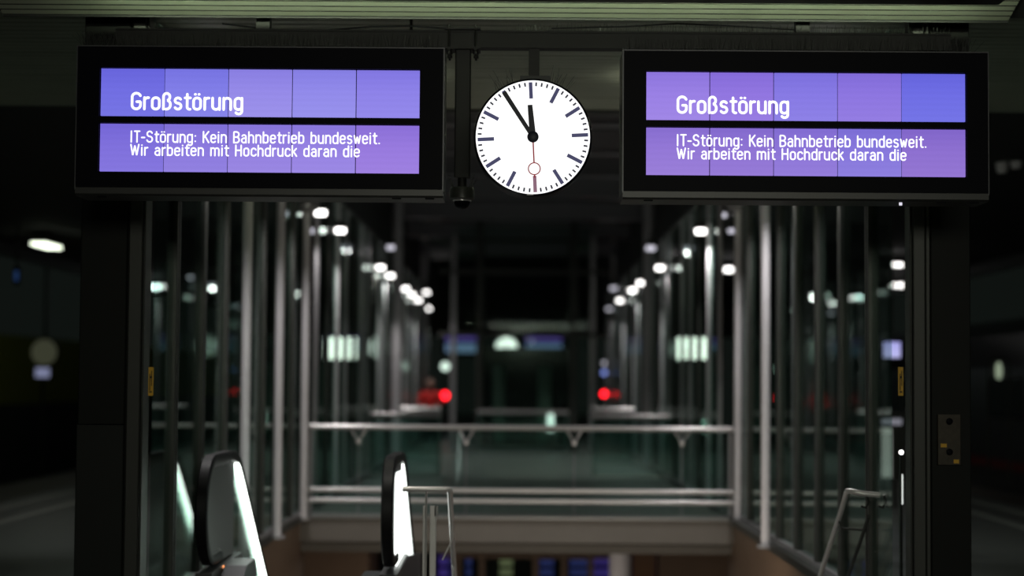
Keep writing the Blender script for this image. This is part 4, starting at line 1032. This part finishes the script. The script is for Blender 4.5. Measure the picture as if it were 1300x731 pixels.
J = [(0, 0, .90), (0, 0, 1.12), (0, -.01, 1.32), (0, -.01, 1.40), (-.19, 0, 1.37), (-.30, -.06, 1.14), (-.235, -.22, 1.07), (.19, 0, 1.37), (.30, -.06, 1.14), (.235, -.22, 1.07)]
J = [(x * k, y * k, z * k) for x, y, z in J]
skin2('jacket', J, [(0, 1), (1, 2), (2, 3), (2, 4), (4, 5), (5, 6), (2, 7), (7, 8), (8, 9)], [(.18, .13), (.165, .12), (.18, .125), .075, .085, .066, .05, .085, .066, .05], 'jacket')
for s in (-1, 1):
    hx, hy, hz_ = s * .205 * k, -.27 * k, 1.05 * k
    skin2('hand', [(hx, hy + .02, hz_), (hx, hy - .06, hz_ - .01)], [(0, 1)], [.03, .035], 'skin')
    for j in range(4):
        fx = hx + (j - 1.5) * .019; L_ = (.06, .072, .068, .052)[j]
        skin2('finger', [(fx, hy - .07, hz_ - .01), (fx, hy - .07 - L_ * .55, hz_ - .022), (fx, hy - .07 - L_ * .9, hz_ - .05)], [(0, 1), (1, 2)], [.009, .008, .007], 'skin')
    skin2('thumb', [(hx - s * .03, hy - .02, hz_), (hx - s * .055, hy - .05, hz_ - .005), (hx - s * .055, hy - .08, hz_ - .02)], [(0, 1), (1, 2)], [.011, .010, .008], 'skin')
hd = MB(); cz_ = 1.535; n = 20
prof = [(.045, -.13), (.062, -.11), (.072, -.07), (.078, -.02), (.080, .03), (.072, .075), (.048, .105), (.015, .118)]
vs = []; fs = []
for (r_, t) in prof:
    for j in range(n):
        a_ = 2 * PI * j / n; vs.append((px0 + r_ * math.cos(a_), py0 - .02 * k + r_ * 1.16 * math.sin(a_), cz_ + t))
for i in range(len(prof) - 1):
    for j in range(n): fs.append((i * n + j, i * n + (j + 1) % n, (i + 1) * n + (j + 1) % n, (i + 1) * n + j))
fs += [tuple(range(n)), tuple((len(prof) - 1) * n + j for j in range(n))]
hd.add(vs, fs); head = hd.build('head', 'skin', pr, True)
fy = py0 - .02 - .09
MB().prism([(px0 - .012, cz_ - .035), (px0 + .012, cz_ - .035), (px0, cz_ + .015)], fy - .018, fy + .01, 'Y').build('nose', 'skin', head)
for s in (-1, 1):
    MB().lathe((px0 + s * .03, fy + .008, cz_ + .012), [(.010, 0), (.010, -.006), (.004, -.009)], 10).build('eye', 'ink', head)
    MB().lathe((px0 + s * .078, py0 - .02, cz_ - .01), [(.02, -.008), (.024, 0), (.02, .008)], 10).build('ear', 'skin', head)
MB().box(px0 - .022, px0 + .022, fy + .002, fy + .01, cz_ - .068, cz_ - .06).build('mouth', 'jacket', head)
hr = MB(); vs = []; fs = []
prof = [(.083, .0), (.088, .03), (.082, .08), (.056, .115), (.016, .13)]
for (r_, t) in prof:
    for j in range(n):
        a_ = 2 * PI * j / n; vs.append((px0 + r_ * math.cos(a_), py0 - .005 + r_ * 1.16 * math.sin(a_), cz_ + t + (.035 if math.sin(a_) < -.3 and t < .02 else 0)))
for i in range(len(prof) - 1):
    for j in range(n): fs.append((i * n + j, i * n + (j + 1) % n, (i + 1) * n + (j + 1) % n, (i + 1) * n + j))
hr.add(vs, fs + [tuple((len(prof) - 1) * n + j for j in range(n))]); hr.build('hair', 'hair', pr, True)
